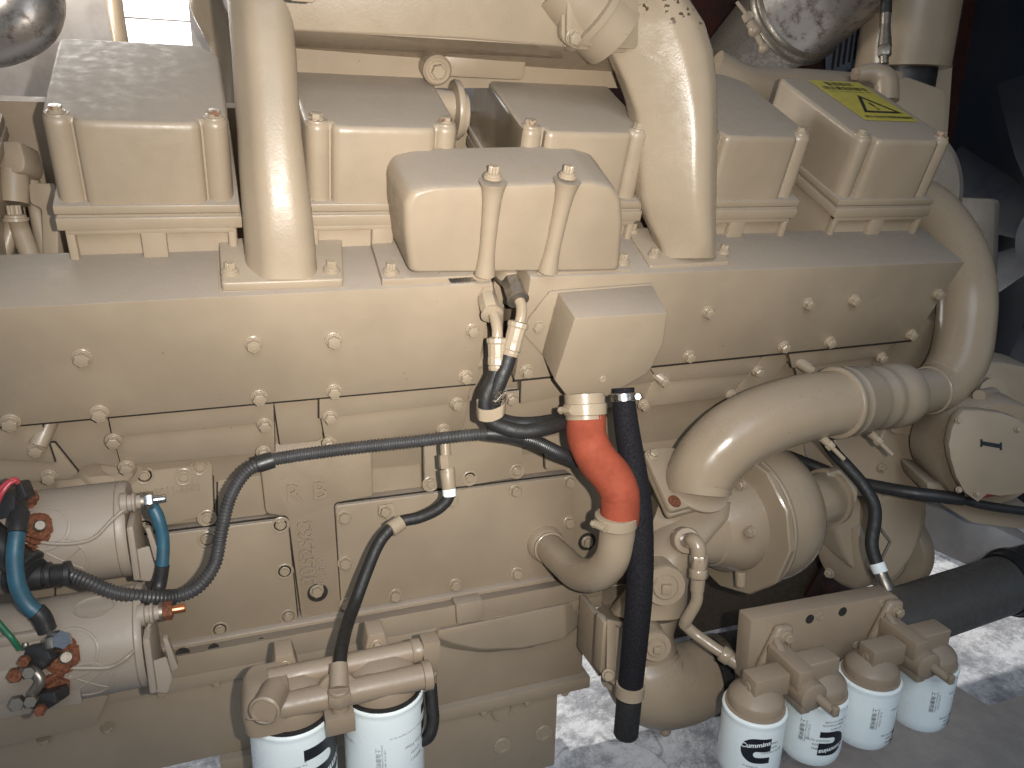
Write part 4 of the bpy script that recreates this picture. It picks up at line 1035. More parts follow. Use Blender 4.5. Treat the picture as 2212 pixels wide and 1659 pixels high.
q.tube([zc(2005, 846, 1.63), zc(2040, 826, 1.65), zc(2072, 775, 1.66), zc(2086, 700, 1.67), zc(2088, 630, 1.68), zc(2074, 560, 1.71), zc(2044, 500, 1.74), zc(2008, 455, 1.78), zc(1970, 430, 1.84)], [.047, .054, .058, .058, .058, .058, .057, .056, .055], 44, 10)
part('coolant_pipe', q, 'gloss', engine, ang=60, label='return pipe curving round the right end of the manifold')

# pump inlet flange
def fl3(pts, zs): return [zc(*p_, z_) for p_, z_ in zip(pts, zs)]
q = MB()
fpts = fl3([(1390, 975), (1439, 966), (1560, 960), (1577, 1066), (1451, 1103)], [1.46, 1.475, 1.50, 1.455, 1.385])
# make it flat: fit to the plane of three corners
n_ = unit((fpts[0] - fpts[4]).cross(fpts[3] - fpts[4])); n_ = n_ if n_.z > 0 else -n_
def onpl(px, py, lift=0.0):
    r = ray(px, py); o_ = fpts[4] + n_ * lift; return EYE + r * ((o_ - EYE).dot(n_) / r.dot(n_))
q.prism(rnd([onpl(*a) for a in [(1390, 973), (1437, 966), (1565, 975), (1580, 1070), (1449, 1104)]], .012), n_ * -.012, .002)
pf = part('pump_flange', q, 'gloss', engine)
q = MB(); q.prism(rnd([onpl(*a, -.0125) for a in [(1388, 985), (1440, 975), (1568, 985), (1578, 1080), (1447, 1115)]], .012), n_ * -.014, .003)
part('gasket_flange', q, 'gloss', pf)
for p_ in ((1410, 983), (1559, 1066)): bolt(pf, onpl(*p_, .0005), n_, .011, 'small')
q = MB(); q.lathe(onpl(1457, 1083, .0003), n_, [(.0125, -.002), (.0125, .0006), (.004, .0007)], 20, 'rust'); part('bolt_socket', q, parent=pf)
q = MB(); q.lathe(onpl(1508, 1045, .0), n_, [(.062, -.002), (.062, .002), (.0585, .004)], 40); part('weld_collar', q, 'gloss', pf)
# volute and its bolted ring
vo = zc(1570, 1124, 1.60); axv = unit(X * .97 + Y * .22 + Z * -.02)
q = MB()
q.lathe(vo, axv, [(.05, -.085), (.075, -.07), (.098, -.03), (.104, .0), (.104, .012)], 56)
q.lathe(vo + axv * .004, axv, [(.104, 0), (.150, .0), (.153, .003), (.153, .014), (.150, .016), (.130, .017)], 12)
q.lathe(vo + axv * .0225, axv, [(.132, 0), (.147, .0), (.149, .003), (.148, .010), (.142, .016)], 56)
pump = part('water_pump', q, 'gloss', engine, ang=28)
q = MB()
q.lathe(vo + axv * .03, axv, [(.134, .002), (.139, .018), (.145, .040), (.147, .06), (.145, .082), (.137, .104), (.118, .124), (.085, .136), (.04, .140), (.002, .141)], 72)
q.cyl(zc(1600, 1235, 1.50), zc(1600, 1266, 1.50), .011, .009)
part('pump_volute', q, 'gloss', pump, ang=60)
for (px, py) in ((1603, 1141), (1598, 1050)): bolt(pump, vo + unit(zc(px, py, 1.52) - vo) * .118 + axv * .003, -axv, .012, 'small')
# shaft housing to the right of the volute
q = MB(); q.lathe(zc(1750, 1085, 1.66), axv, [(.055, -.04), (.055, .05), (.062, .052), (.062, .062), (.05, .064)], 40); q.prism(rnd(fl3([(1762, 1120), (1850, 1090), (1856, 1040), (1835, 1010), (1790, 1020)], [1.66] * 5), .01), FWD * .05, .004); q.cyl(zc(1780, 1072, 1.63), zc(1815, 1066, 1.65), .014, .013)
part('shaft_housing', q, 'gloss', pump)
# inlet casting under the flange
q = MB()
q.loft([(zc(1502, 1080, 1.545), RIGHT * .066 , FWD * .06, 2.6), (zc(1500, 1112, 1.54), RIGHT * .066, FWD * .06, 2.4), (zc(1470, 1150, 1.50), RIGHT * .062, FWD * .06, 2.2), (zc(1440, 1200, 1.47), RIGHT * .052, FWD * .055, 2.1), (zc(1425, 1260, 1.47), RIGHT * .052, FWD * .055, 2.1), (zc(1400, 1320, 1.48), RIGHT * .070, FWD * .06, 2.4)], 40)
q.loft([(zc(1475, 1135, 1.54), UP * .06, FWD * .05, 2.2), (zc(1530, 1145, 1.56), UP * .066, FWD * .06, 2.2), (zc(1585, 1138, 1.60), UP * .072, FWD * .07, 2.2)], 36)
q.tube([zc(1400, 1115, 1.54), zc(1450, 1135, 1.54)], [.055, .058], 30, 1)
part('pump_inlet_casting', q, 'gloss', pump, ang=60)
# elbow fitting and small pipe
q = MB(); c = zc(1484, 1168, 1.40)
axe = unit(zc(1484, 1168, 1.40) - zc(1500, 1172, 1.34)); 
q.lathe(c, -axe, [(.024, -.03), (.024, .0), (.022, .003), (.012, .003)], 30)
q.tube([c, zc(1496, 1168, 1.36), zc(1507, 1180, 1.35), zc(1509, 1205, 1.35)], .0135, 24, 6)
q.hexa(zc(1509, 1200, 1.35), zc(1509, 1232, 1.35), .0155); q.hexa(zc(1509, 1229, 1.35), zc(1508, 1250, 1.35), .017); q.cyl(zc(1508, 1248, 1.35), zc(1506, 1275, 1.355), .0125, .012)
q.tube([zc(1506, 1270, 1.355), zc(1504, 1300, 1.36), zc(1485, 1335, 1.37), zc(1478, 1350, 1.38)], .0105, 20, 6)
q.tube([zc(1478, 1348, 1.38), zc(1500, 1368, 1.38), zc(1530, 1390, 1.37), zc(1562, 1412, 1.36), zc(1580, 1424, 1.355)], .0098, 20, 6)
q.lathe(zc(1562, 1412, 1.36), zc(1580, 1424, 1.355) - zc(1562, 1412, 1.36), [(.013, -.004), (.0145, 0), (.0145, .012), (.013, .014)], 20)
q.tube([zc(1578, 1422, 1.355), zc(1592, 1431, 1.35), zc(1602, 1432, 1.35), zc(1612, 1424, 1.36)], .0125, 20, 6)
part('bypass_line', q, 'gloss', engine, ang=55)
# large plugs
def bigplug(px, py, z_, r):
    c = zc(px, py, z_); ax = unit(EYE - c + X * -.1); ax = unit(V((-.30, -.93, .12)))
    q = MB(); q.lathe(c, ax, [(r * .85, -.06), (r * .85, -.012), (r, -.012), (r, -.003), (r * .96, 0), (r * .62, 0), (r * .60, .004), (r * .55, .006), (r * .3, .006)], 40)
    u = unit(ax.cross(Z)); v_ = unit(u.cross(ax)); q.box(c + ax * .004 - u * r * .22 - v_ * r * .22, u * r * .44, v_ * r * .44, ax * .010, .001)
    return part('square_plug', q, 'gloss', engine, ang=45)
bigplug(1437, 1267, 1.37, .037); bigplug(1417, 1398, 1.38, .028)
# thermostat housing flanges and lower elbow
q = MB()
for lift in (0, .0165):
    h0 = wz(1370, 1330, 1.2) - lift
    q.prism(rnd([hz(*a, h0) for a in [(1278, 1275), (1400, 1250), (1480, 1290), (1484, 1308), (1350, 1345)]], .01), Z * -.014, .002)
th = part('housing_flange', q, 'gloss', engine)
for p_ in ((1340, 1330), (1468, 1290)): bolt(th, hz(*p_, wz(1370, 1330, 1.2)), Z, .010, 'small')
q = MB()
q.loft([(zc(1375, 1325, 1.50), RIGHT * .078, FWD * .07, 2.4), (zc(1372, 1365, 1.51), RIGHT * .072, FWD * .07, 2.2), (zc(1378, 1420, 1.52), RIGHT * .076, FWD * .072, 2.0), (zc(1392, 1465, 1.525), RIGHT * .085 + UP * -.012, FWD * .075, 2.0)], 40)
q.tube([zc(1380, 1380, 1.52), zc(1385, 1430, 1.52), zc(1412, 1475, 1.52), zc(1465, 1478, 1.54), zc(1520, 1462, 1.56)], [.062, .078, .082, .078, .072], 44, 8)
part('outlet_elbow', q, 'gloss', engine, ang=60)
q = MB(); q.box(zc(1300, 1345, 1.46), X * .012, Z * -.12, Y * .10, .003); q.prism(rnd([zc(1300, 1345, 1.46), zc(1340, 1350, 1.45), zc(1345, 1490, 1.47), zc(1330, 1500, 1.47), zc(1300, 1480, 1.48)], .004), FWD * .02, .002); part('elbow_bracket', q, 'paint', engine)
q = MB(); c = zc(1441, 1535, 1.50); q.lathe(c, -Z, [(.034, -.02), (.030, .004), (.020, .010), (.018, .024), (.014, .028), (.008, .03), (.008, .038)], 24); q.sphere(c - Z * .046, .011, None); part('drain_cock', q, 'gloss', engine, ang=45)
# lower hose and clamps running right
def along_x(px, py, z_, x2): p = zc(px, py, z_); return V((x2, p.y, p.z))
h0 = zc(1518, 1462, 1.56); hx2 = 2.6
root = empty('coolant_hose', h0, 'thick black coolant hose clamped on the lower outlet elbow', 'hose')
q = MB(); q.tube([h0, h0 + X * .22], .073, 44, 1); part('rubber_tube', q, 'rubber', root, ang=60)
band_clamp(h0 + X * .012, X, .074, .016, root, 'rubber'); band_clamp(h0 + X * .036, X, .074, .018, root, 'dull')
q = MB(); p0 = h0 + X * .2; q.tube([p0, V((1.70, h0.y + .04, h0.z + .02))], .068, 44, 1); part('lower_coolant_pipe', q, 'darkpipe', engine)
p1 = V((1.68, h0.y + .04, h0.z + .02))
root = empty('radiator_hose', p1, 'large dark rubber hose at the right edge going to the radiator', 'hose')
q = MB(); q.tube([p1, p1 + X * .12, p1 + X * .8 + Y * .02], [.073, .080, .084], 44, 4); q.lathe(p1 + X * .03, X, [(.074, 0), (.080, .004), (.080, .016), (.077, .02)], 44); part('rubber_tube', q, 'black', root, ang=60)
band_clamp(p1 + X * .035, X, .080, .014, root, 'black')
q = MB(); c = p1 + X * .05 + V((0, -.05, -.078)); q.cyl(c, c + V((.06, -.02, -.01)), .008); q.cyl(c + V((.05, -.02, -.008)), c + V((.11, -.035, -.02)), .004); part('clamp_bolt', q, 'black', root)

# thin hose dropping from the return pipe to the filter bracket
root = empty('coolant_line_hose', zc(1905, 1260, 1.52), 'thin black hose from the sleeve clamp down to the filter bracket, silver end', 'hose')
q = MB(); q.tube([zc(1770, 930, 1.60), zc(1800, 975, 1.58), zc(1832, 1010, 1.56), zc(1862, 1045, 1.55), zc(1886, 1085, 1.54), zc(1890, 1120, 1.53), zc(1883, 1170, 1.52), zc(1888, 1200, 1.515), zc(1897, 1225, 1.51)], .0125, 22, 8); part('hose_sleeve', q, 'rubber', root, ang=60)
q = MB(); q.cyl(zc(1894, 1216, 1.512), zc(1902, 1236, 1.508), .014, seg=20); part('silver_ferrule', q, 'white', root)
q = MB(); q.cyl(zc(1900, 1232, 1.51), zc(1918, 1275, 1.50), .0115, .013, 18); part('end_pipe', q, 'dull', root)
# dark conduit crossing behind it
root = empty('sensor_cable', zc(1760, 1005, 1.75), 'dark blue-black cable sleeve crossing to the right with red wire ends', 'cable')
q = MB(); q.tube([zc(1700, 985, 1.72), zc(1760, 1008, 1.72), zc(1830, 1036, 1.70), zc(1900, 1052, 1.66), zc(1980, 1066, 1.62), zc(2080, 1078, 1.60)], .0135, 18, 6); part('sleeve', q, 'black', root, ang=60)
q = MB(); q.tube([zc(2078, 1080, 1.60), zc(2110, 1074, 1.60), zc(2155, 1066, 1.60)], .004, 10, 4); q.tube([zc(2155, 1066, 1.6), zc(2170, 1064, 1.6)], .006, 10, 1, mat=None); part('red_wire', q, 'pink', root)
q = MB(); q.tube([zc(2080, 1080, 1.60), zc(2130, 1092, 1.60), zc(2212, 1104, 1.60), zc(2260, 1108, 1.6)], .009, 12, 4); part('tail', q, 'black', root)

# ---- front end castings
q = MB(); q.prism(rnd([zc(*p_, 1.86) for p_ in [(1790, 900), (1990, 880), (2010, 1020), (2000, 1160), (1940, 1240), (1840, 1240), (1790, 1120)]], .04), V((.0, .3, 0)), .01); 
gc = part('gear_cover', q, 'rough', engine)
q = MB(); q.prism(rnd([zc(*p_, 1.80) for p_ in [(1900, 925), (1992, 890), (1996, 1130), (1975, 1200), (1930, 1255), (1890, 1250)]], .03), V((.02, .12, 0)), .008); part('front_flange', q, 'paint', engine)
q = MB(); c = zc(1858, 1185, 1.92); q.lathe(c, axv, [(.02, -.07), (.07, -.065), (.085, -.05), (.088, .03), (.096, .034), (.096, .05)], 48); q.lathe(zc(1905, 1185, 1.98), axv, [(.105, 0), (.112, .006), (.112, .04), (.1, .05)], 48)
bl = part('belt_tensioner_housing', q, 'rough', engine, ang=50)
bolt(bl, zc(1792, 1238, 1.88) , -axv, .012, 'small')
q = MB()
q.tube([zc(1900, 1140, 1.80), zc(1922, 1170, 1.80), zc(1905, 1205, 1.80)], .004, 8, 1); part('wire_clip', q, 'dull', bl)
# square drive casting between volute and cover
q = MB(); q.prism(rnd([zc(*p_, 1.78) for p_ in [(1800, 935), (1880, 930), (1930, 1010), (1925, 1070), (1830, 1075), (1800, 1010)]], .015), V((0, .1, 0)), .006); dr = part('drive_casting', q, 'paint', engine)
bolt(dr, zc(1905, 1010, 1.775), -Y, .011, 'small')
# wall of the deck right of manifold (behind return pipe)
q = MB(); q.prism(rnd([zc(*p_, 1.80) for p_ in [(1930, 600), (2060, 590), (2085, 640), (2080, 780), (2010, 850), (1900, 860), (1700, 850)]], .02), V((0, .15, 0)), .006); part('front_wall', q, 'paint', engine)
q = MB(); q.prism(rnd([zc(*p_, 1.78) for p_ in [(1930, 880), (2060, 860), (2110, 830), (2150, 800), (2100, 850), (2030, 900), (1990, 945), (1925, 935)]], .01), V((0, .15, 0)), .006); part('front_arm', q, 'paint', engine)

# disc cover with the bar mark on the right
root = empty('drive_unit', zc(2130, 990, 1.7), 'round beige unit at the right edge with a flat cover marked with a black bar', 'drive unit')
def dz(px, py, z_=1.55): return zc(px, py, z_)
q = MB(); q.prism([dz(*p_) for p_ in [(2082, 886), (2120, 887), (2165, 893), (2200, 905), (2230, 930), (2240, 990), (2232, 1060), (2195, 1068), (2160, 1072), (2133, 1068), (2113, 1085), (2085, 1065), (2066, 1030), (2054, 990), (2050, 960), (2056, 930), (2066, 905)]], unit(V((.35, .93, 0))) * .022, .002)
dcv = part('disc_cover', q, 'paint', root)
q = MB()
for box_ in (((2118, 958), (2162, 965)),):
    a = dz(2120, 957, 1.549); c = dz(2162, 964, 1.549); u = c - a; v_ = UP * .008
    q.prism([a - v_ * .5, c - v_ * .5, c + v_ * .5, a + v_ * .5], FWD * -.0008)
    for e_ in (a, c): q.prism([e_ - UP * .0075 - RIGHT * .002, e_ - UP * .0075 + RIGHT * .002, e_ + UP * .0075 + RIGHT * .002, e_ + UP * .0075 - RIGHT * .002], FWD * -.0006)
part('bar_mark', q, 'ink', dcv)
for p_ in ((2070, 908), (2071, 1058), (2110, 1066), (2198, 927)): bolt(root, dz(*p_, 1.548), -FWD, .0065, 'small')
q = MB(); c = dz(2150, 985, 1.60); q.lathe(c, unit(V((.35, .93, 0))), [(.11, 0), (.115, .01), (.115, .12), (.1, .14)], 40); part('housing', q, 'rough', root)
q = MB(); q.prism(rnd([zc(*p_, 1.66) for p_ in [(2090, 885), (2110, 860), (2125, 840), (2150, 822), (2175, 835), (2240, 930), (2240, 1000), (2100, 900)]], .015), V((.02, .08, 0)), .005); q.cyl(zc(2115, 855, 1.60), zc(2145, 848, 1.66), .012, .013); q.lathe(zc(2145, 848, 1.655), FWD * -1, [(.03, -.01), (.03, .002), (.018, .004)], 28)
part('bracket_arm', q, 'paint', root)
q = MB(); q.prism(rnd([zc(*p_, 1.78) for p_ in [(2110, 800), (2150, 780), (2250, 800), (2250, 960), (2170, 900), (2150, 850)]], .02), V((.05, .12, 0)), .01); part('rear_guard', q, 'rough', root)
q = MB(); q.prism(rnd([zc(*p_, 1.64) for p_ in [(2000, 1040), (2060, 1050), (2140, 1090), (2260, 1120), (2260, 1150), (2100, 1130), (2010, 1075)]], .01), V((.05, .12, 0)), .004); part('lower_bracket', q, 'rough', root)
q = MB(); q.prism(rnd([zc(*p_, 1.95) for p_ in [(2000, 1090), (2110, 1120), (2280, 1200), (2280, 1260), (2110, 1230), (2000, 1180)]], .01), V((.1, .3, 0)), .004); part('lower_guard', q, 'skid', root)

# ================================================================ COOLANT FILTERS
CY_ = zc(1631, 1520, 1.25).y; CR = .0495
def coolant_filter(px, py, label, items, lg):
    c = k(px, py, CY_); top = CT
    root = empty('coolant_filter', V((c.x, CY_, top - .118)), label, 'coolant filter', 'coolant filters')
    cn = can(root, V((c.x, CY_, 0)), top, CR, .118, ring=False)
    q = MB(); label_on_can(q, c, CR, top, 0, items); part('printed_text', q, parent=cn)
    if lg: q = MB(); logo(q, c, CR, top, *lg); part('emblem', q, parent=cn)
    return V((c.x, CY_, top))
CT = zc(1631, 1522, 1.25).z
cn_txt = [('上海康明斯', 0, .050, .0085, 'ink', -90), ('SHANGHAI CUMMINS', 8, .050, .0042, 'inkgrey', -90), ('FILTER SYSTEMS', 13, .050, .0042, 'inkgrey', -90)]
def shift(l, d): return [(t, a + d, z_, s_, m_, r_) for t, a, z_, s_, m_, r_ in l]
pn = lambda a, r_, dz: [('4058965', a, dz, .0052, 'ink', r_), ('WF2076', a, dz + .008 * (1 if r_ == 0 else -1), .0052, 'ink', r_), ('COOLANT FILTER', a, dz + .016 * (1 if r_ == 0 else -1), .0048, 'ink', r_)]
f1 = coolant_filter(1631, 1520, 'front-most coolant filter, its black emblem upright near the left', pn(2, 0, .034) + [('™ MARCA', -36, .078, .0052, 'ink', 0)] + shift(cn_txt, 38)[1:], (-29, .047, .046, 0))
f2 = coolant_filter(1766, 1487, 'second coolant filter from the left, its emblem printed upside down', pn(-30, 180, .078) + [('U.S. Patent 4,717,495', 2, .026, .0050, 'ink', 180), ('Design Covered by', -4, .033, .0050, 'ink', 180), ('23 UNITS', 2, .040, .0050, 'ink', 180)] + shift(cn_txt, -62), (-2, .068, .046, 180))
f3 = coolant_filter(1880, 1455, 'third coolant filter from the left, dark vertical characters on its front', shift(cn_txt, -30) + pn(14, 180, .100) + [('U.S. Patent', 16, .036, .0050, 'ink', 180)], (42, .100, .030, 180))
f4 = coolant_filter(2004, 1425, 'rear coolant filter, right-most of the row beside the skid beam', shift(cn_txt, -30) + pn(14, 180, .100) + [('U.S. Patent', 16, .036, .0050, 'ink', 180)], (44, .100, .030, 180))
# block rectangles printed above the emblem on the two right cans
for c in (f3, f4):
    q = MB(); vs = []
    for i in range(6):
        for z_ in (.054, .066):
            an = R_(38 + i * 3.4); vs.append(V((c.x + math.sin(an) * (CR + .0005), c.y - math.cos(an) * (CR + .0005), c.z - z_)))
    q.raw(vs, [[2 * i, 2 * i + 1, 2 * i + 3, 2 * i + 2] for i in range(5)]); 
    host = [o for o in bpy.data.objects if o.name.startswith('coolant_filter') and o.type == 'EMPTY' and abs(WPOS[o].x - c.x) < .01][0]
    part('printed_block', q, 'ink', host)
# bracket plate and heads
PY_ = .90
q = MB(); q.prism([k(*p_, PY_) for p_ in [(1624, 1341), (1930, 1284), (1943, 1292), (1930, 1385), (1805, 1430), (1612, 1478)]], unit(V((-.02, 1, .0))) * .035, .003)
fb = part('filter_bracket', q, 'head', engine)
for p_ in ((1772, 1331), (1905, 1303), (1850, 1393)): bolt(fb, k(*p_, PY_), -Y, .0075, 'plug')
for p_ in ((1749, 1337), (1820, 1321)):
    q = MB(); q.lathe(k(*p_, PY_), -Y, [(.0085, -.004), (.0085, .001)], 20); part('bracket_hole', q, 'hole', fb)
def fhead(a, c, px, py):
    """twin head: domes over cans a and c, arm between, neck back to the plate"""
    zt_ = a.z
    q = MB()
    m_ = (a + c) / 2
    # arms
    q.box(V((a.x - .020, a.y - .020, zt_ + .022)), X * (m_.x - a.x + .004), Y * .036, Z * .038, .003)
    q.box(V((m_.x + .010, a.y - .018, zt_ + .022)), X * (c.x - m_.x + .010), Y * .038, Z * .044, .003)
    q.box(V((m_.x - .012, a.y - .034, zt_ + .036)), X * .030, Y * (PY_ - a.y + .02), Z * .034, .003)
    q.prism([V((m_.x - .024, PY_, zt_ + .020)), V((m_.x + .040, PY_, zt_ + .020)), V((m_.x + .038, PY_, zt_ + .092)), V((m_.x + .008, PY_, zt_ + .096))], Y * -.016, .006)
    q.prism([V((m_.x - .014, PY_ - .014, zt_ + .030)), V((m_.x - .002, PY_ - .014, zt_ + .080)), V((m_.x - .008, a.y + .012, zt_ + .066)), V((m_.x - .012, a.y - .02, zt_ + .035))], X * .012, .003)
    q.lathe(V((m_.x + .012, a.y - .048, zt_ + .028)), Y, [(.020, 0), (.024, .003), (.025, .03), (.025, .07)], 30)
    q.box(V((m_.x - .008, a.y - .045, zt_ + .000)), X * .018, Y * .05, Z * .04, .003)
    q.cyl(V((m_.x + .026, a.y - .072, zt_ + .022)), V((m_.x + .018, a.y - .040, zt_ + .028)), .008); q.box(V((m_.x + .021, a.y - .080, zt_ + .015)), X * .011, Y * .011, Z * .016, .002)
    o = part('coolant_filter_head', q, 'head', engine, ang=45)
    for d_ in (a, c):
        q = MB(); q.lathe(V((d_.x, d_.y, zt_ - .003)), Z, [(.0462, 0), (.0462, .004), (.0440, .005), (.0432, .008), (.0432, .020), (.041, .024), (.034, .030), (.024, .038), (.014, .042), (.004, .043)], 48); part('filter_dome', q, 'head', o, ang=40)
    bolt(o, V((m_.x + .024, PY_ - .016, zt_ + .076)), -Y, .011, 'small')
    bolt(o, V((a.x - .0202, a.y - .002, zt_ + .040)), -X, .007, 'plug')
fhead(f1, f2, 0, 0); fhead(f3, f4, 0, 0)
# ================================================================ THINGS ABOVE AND BEHIND
root = empty('exhaust_pipe', zc(1720, 40, 2.1), 'heat stained steel exhaust pipe slanting up at the top right', 'exhaust pipe')
q = MB(); pth = [zc(1700, 22, 2.12), zc(1745, -8, 2.10), zc(1800, -60, 2.08), zc(1840, -140, 2.06), zc(1850, -230, 2.05)]
q.tube([zc(1725, 20, 2.22), zc(1775, -20, 2.14), zc(1850, -85, 2.03), zc(1950, -170, 1.92), zc(2080, -270, 1.80)], [.146, .144, .138, .132, .128], 56, 6); part('pipe_wall', q, 'exhaust', root, ang=60)
a = zc(1725, 20, 2.22); ax = unit(zc(1775, -20, 2.14) - a)
q = MB(); q.lathe(a - ax * .03, ax, [(.144, 0), (.152, .003), (.155, .010), (.149, .018), (.149, .03), (.155, .038), (.152, .046), (.146, .05)], 56); q.lathe(a - ax * .30, ax, [(.10, 0), (.142, .27)], 40)
part('band_clamp', q, 'dull', root, ang=50)
q = MB(); p0 = zc(1650, 105, 2.0); p1 = zc(1612, 30, 2.0); q.cyl(p0, p1, .008); q.cyl(p1, zc(1592, 4, 2.0), .005); q.hexa(p1, p1.lerp(p0, .2), .014); q.cyl(p1.lerp(p0, .25), p1.lerp(p0, .42), .013); q.sphere(p1.lerp(p0, .48), .017); q.sphere(p0, .014)
part('clamp_bolt', q, 'bolt', root)

root = empty('air_cleaner_canister', zc(1940, 130, 2.0), 'glossy beige cylinder hanging at the top right beside a bracket post', 'canister')
c = zc(1948, 148, 2.15); q = MB(); q.lathe(c, Z, [(.119, .0), (.121, .001), (.121, .006), (.121, .5)], 64); q.lathe(c + Z * .004, Z, [(.116, 0), (.10, .02)], 48); part('shell', q, 'gloss', root, ang=50)
q = MB(); q.lathe(c - Z * .03, Z, [(.09, -.02), (.09, .03), (.04, .034)], 40, 'black'); q.lathe(c + V((-.02, -.03, -.028)), Z, [(.045, 0), (.045, .03)], 40, 'dull'); part('bottom_bracket', q, parent=root)
q = MB(); q.tube([zc(1916, -60, 1.98), zc(1915, 0, 1.98), zc(1914, 30, 1.98)], .0135, 16, 3); part('hose_sleeve', q, 'rubber', root)
q = MB(); q.cyl(zc(1914, 28, 1.98), zc(1913, 55, 1.98), .0125); q.cyl(zc(1913, 52, 1.98), zc(1911, 100, 1.98), .0115, .017); q.hexa(zc(1911, 100, 1.98), zc(1910, 122, 1.98), .017); q.cyl(zc(1910, 120, 1.98), zc(1910, 138, 1.98), .0105); part('fitting', q, 'dull', root)
# post
root = empty('support_post', zc(2060, 300, 2.2), 'narrow beige upright flat post right of the canister', 'post')
q = MB(); q.prism([zc(*p_, 2.22) for p_ in [(2024, -80), (2078, -80), (2064, 60), (2046, 310), (2012, 230)]], V((.01, .03, 0)), .002); part('flat_bar', q, 'paint', root)
q = MB(); q.cyl(zc(2058, 1, 2.218), zc(2058, 1, 2.216) - FWD * .002, .011); part('bolt_hole', q, 'rust', root)
# casting below the canister
q = MB()
q.prism(rnd([zc(*p_, 2.02) for p_ in [(1905, 180), (1960, 165), (2045, 195), (2044, 330), (1990, 350), (1940, 330), (1895, 240)]], .01), V((.0, .25, 0)), .006)
q.tube([zc(1852, 160, 2.0), zc(1890, 158, 2.0), zc(1912, 175, 2.0), zc(1915, 220, 2.0)], [.018, .025, .03, .03], 24, 5); q.hexa(zc(1842, 160, 2.0), zc(1858, 160, 2.0), .016)
q.box(zc(1905, 150, 2.05), X * .12, Z * -.05, Y * .08, .006)
part('thermostat_housing', q, 'paint', engine, ang=50)
# horizontal tube behind the far covers
q = MB(); q.tube([zc(1540, 148, 1.95), zc(1600, 178, 1.97), zc(1660, 186, 2.0), zc(1760, 190, 2.05), zc(1900, 200, 2.15)], .045, 30, 6); part('water_transfer_tube', q, 'paint', engine, ang=60)
# shroud pieces at right
q = MB(); q.lathe(zc(1930, 425, 2.06), unit(V((1, .1, 0))), [(.17, 0), (.18, .006), (.18, .02)], 56); part('pulley_guard', q, 'guard_shade', engine)
q = MB(); q.prism(rnd([xp(*p_, 2.05) for p_ in [(2040, 425), (2150, 430), (2143, 600), (2130, 800), (2040, 800)]], .02), X * .02, .003); part('end_plate', q, 'guard_shade', engine)

# louvred plate between exhaust and canister
root = empty('louvre_panel', zc(1820, 160, 2.6), 'blue-grey sheet with dark vertical slots behind the canister', 'louvre panel')
LY = zc(1820, 160, 2.55).y
q = MB(); q.prism([k(*p_, LY) for p_ in [(1784, -60), (1880, -60), (1860, 210), (1786, 190)]], Y * .004); part('sheet', q, 'bluegrey', root)
for row in range(3):
    for i in range(6):
        y0 = 150 - row * 95 - i * 5; x0 = 1798 + i * 12
        a = k(x0, y0, LY - .002); q = MB()
        q.prism(rnd([a + V((-.005, 0, -0)), a + V((.005, 0, 0)), a + V((.005, 0, .105)), a + V((-.005, 0, .105))], .0045), Y * .001); part('slot', q, 'hole', root)

# radiator and fan at the far right
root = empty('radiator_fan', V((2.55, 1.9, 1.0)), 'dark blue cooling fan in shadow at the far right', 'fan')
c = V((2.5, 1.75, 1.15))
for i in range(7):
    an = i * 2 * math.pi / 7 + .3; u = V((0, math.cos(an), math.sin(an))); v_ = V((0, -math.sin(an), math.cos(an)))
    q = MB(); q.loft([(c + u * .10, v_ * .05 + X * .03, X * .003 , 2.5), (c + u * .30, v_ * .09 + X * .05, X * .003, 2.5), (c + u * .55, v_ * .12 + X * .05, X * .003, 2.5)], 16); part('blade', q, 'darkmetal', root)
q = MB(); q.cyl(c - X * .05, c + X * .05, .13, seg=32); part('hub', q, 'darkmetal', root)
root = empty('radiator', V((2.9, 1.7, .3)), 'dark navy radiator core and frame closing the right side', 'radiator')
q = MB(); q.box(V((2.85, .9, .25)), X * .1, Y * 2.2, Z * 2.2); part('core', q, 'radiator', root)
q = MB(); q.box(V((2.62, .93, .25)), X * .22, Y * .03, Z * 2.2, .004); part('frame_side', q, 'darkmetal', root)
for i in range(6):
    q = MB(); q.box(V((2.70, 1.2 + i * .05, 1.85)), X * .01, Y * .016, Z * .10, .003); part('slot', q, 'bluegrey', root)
# ================================================================ ENCLOSURE
def wallmesh(name, pts, vec, mat, **kw):
    q = MB(); q.prism(pts, vec); return part(name, q, mat, None, **kw)
# back wall with the window opening
WY = 2.55
a_ = k(266, 97, WY); c_ = k(417, 97, WY); wx0, wx1, wz0 = k(268, 92, WY).x, k(415, 97, WY).x, k(340, 94, WY).z
sx0, sx1, sz0, sz1 = k(18, 293, WY).x, k(72, 293, WY).x, k(40, 295, WY).z, k(40, 262, WY).z
q = MB()
def wb(xa, xb, za, zb): q.box(V((xa, WY, za)), X * (xb - xa), Y * .04, Z * (zb - za))
wb(-2.6, sx0, .75, 3.0); wb(sx0, sx1, .75, sz0); wb(sx0, sx1, sz1, 3.0); wb(sx1, wx0, .75, 3.0); wb(wx0, wx1, .75, wz0); wb(wx0, wx1, wz0 + .55, 3.0); wb(wx1, .35, .75, 3.0); wb(.35, 1.25, 1.5, 3.0)  # foot left open behind the engine to let sun onto the floor
part('enclosure_wall', q, 'skid', None, label='grey canopy wall behind the left half of the engine, with bright openings', cat='wall')
q = MB(); q.box(V((1.252, WY, 1.5)), X * 1.8, Y * .04, Z * 1.5); q.box(V((2.25, WY, 0)), X * .8, Y * .04, Z * 1.499); part('enclosure_wall', q, 'darkred', None, label='dark oxide red canopy wall behind the exhaust pipe, with an added lower panel to block sun', cat='wall')  # lower right panel added to keep sun off the fan
q = MB()
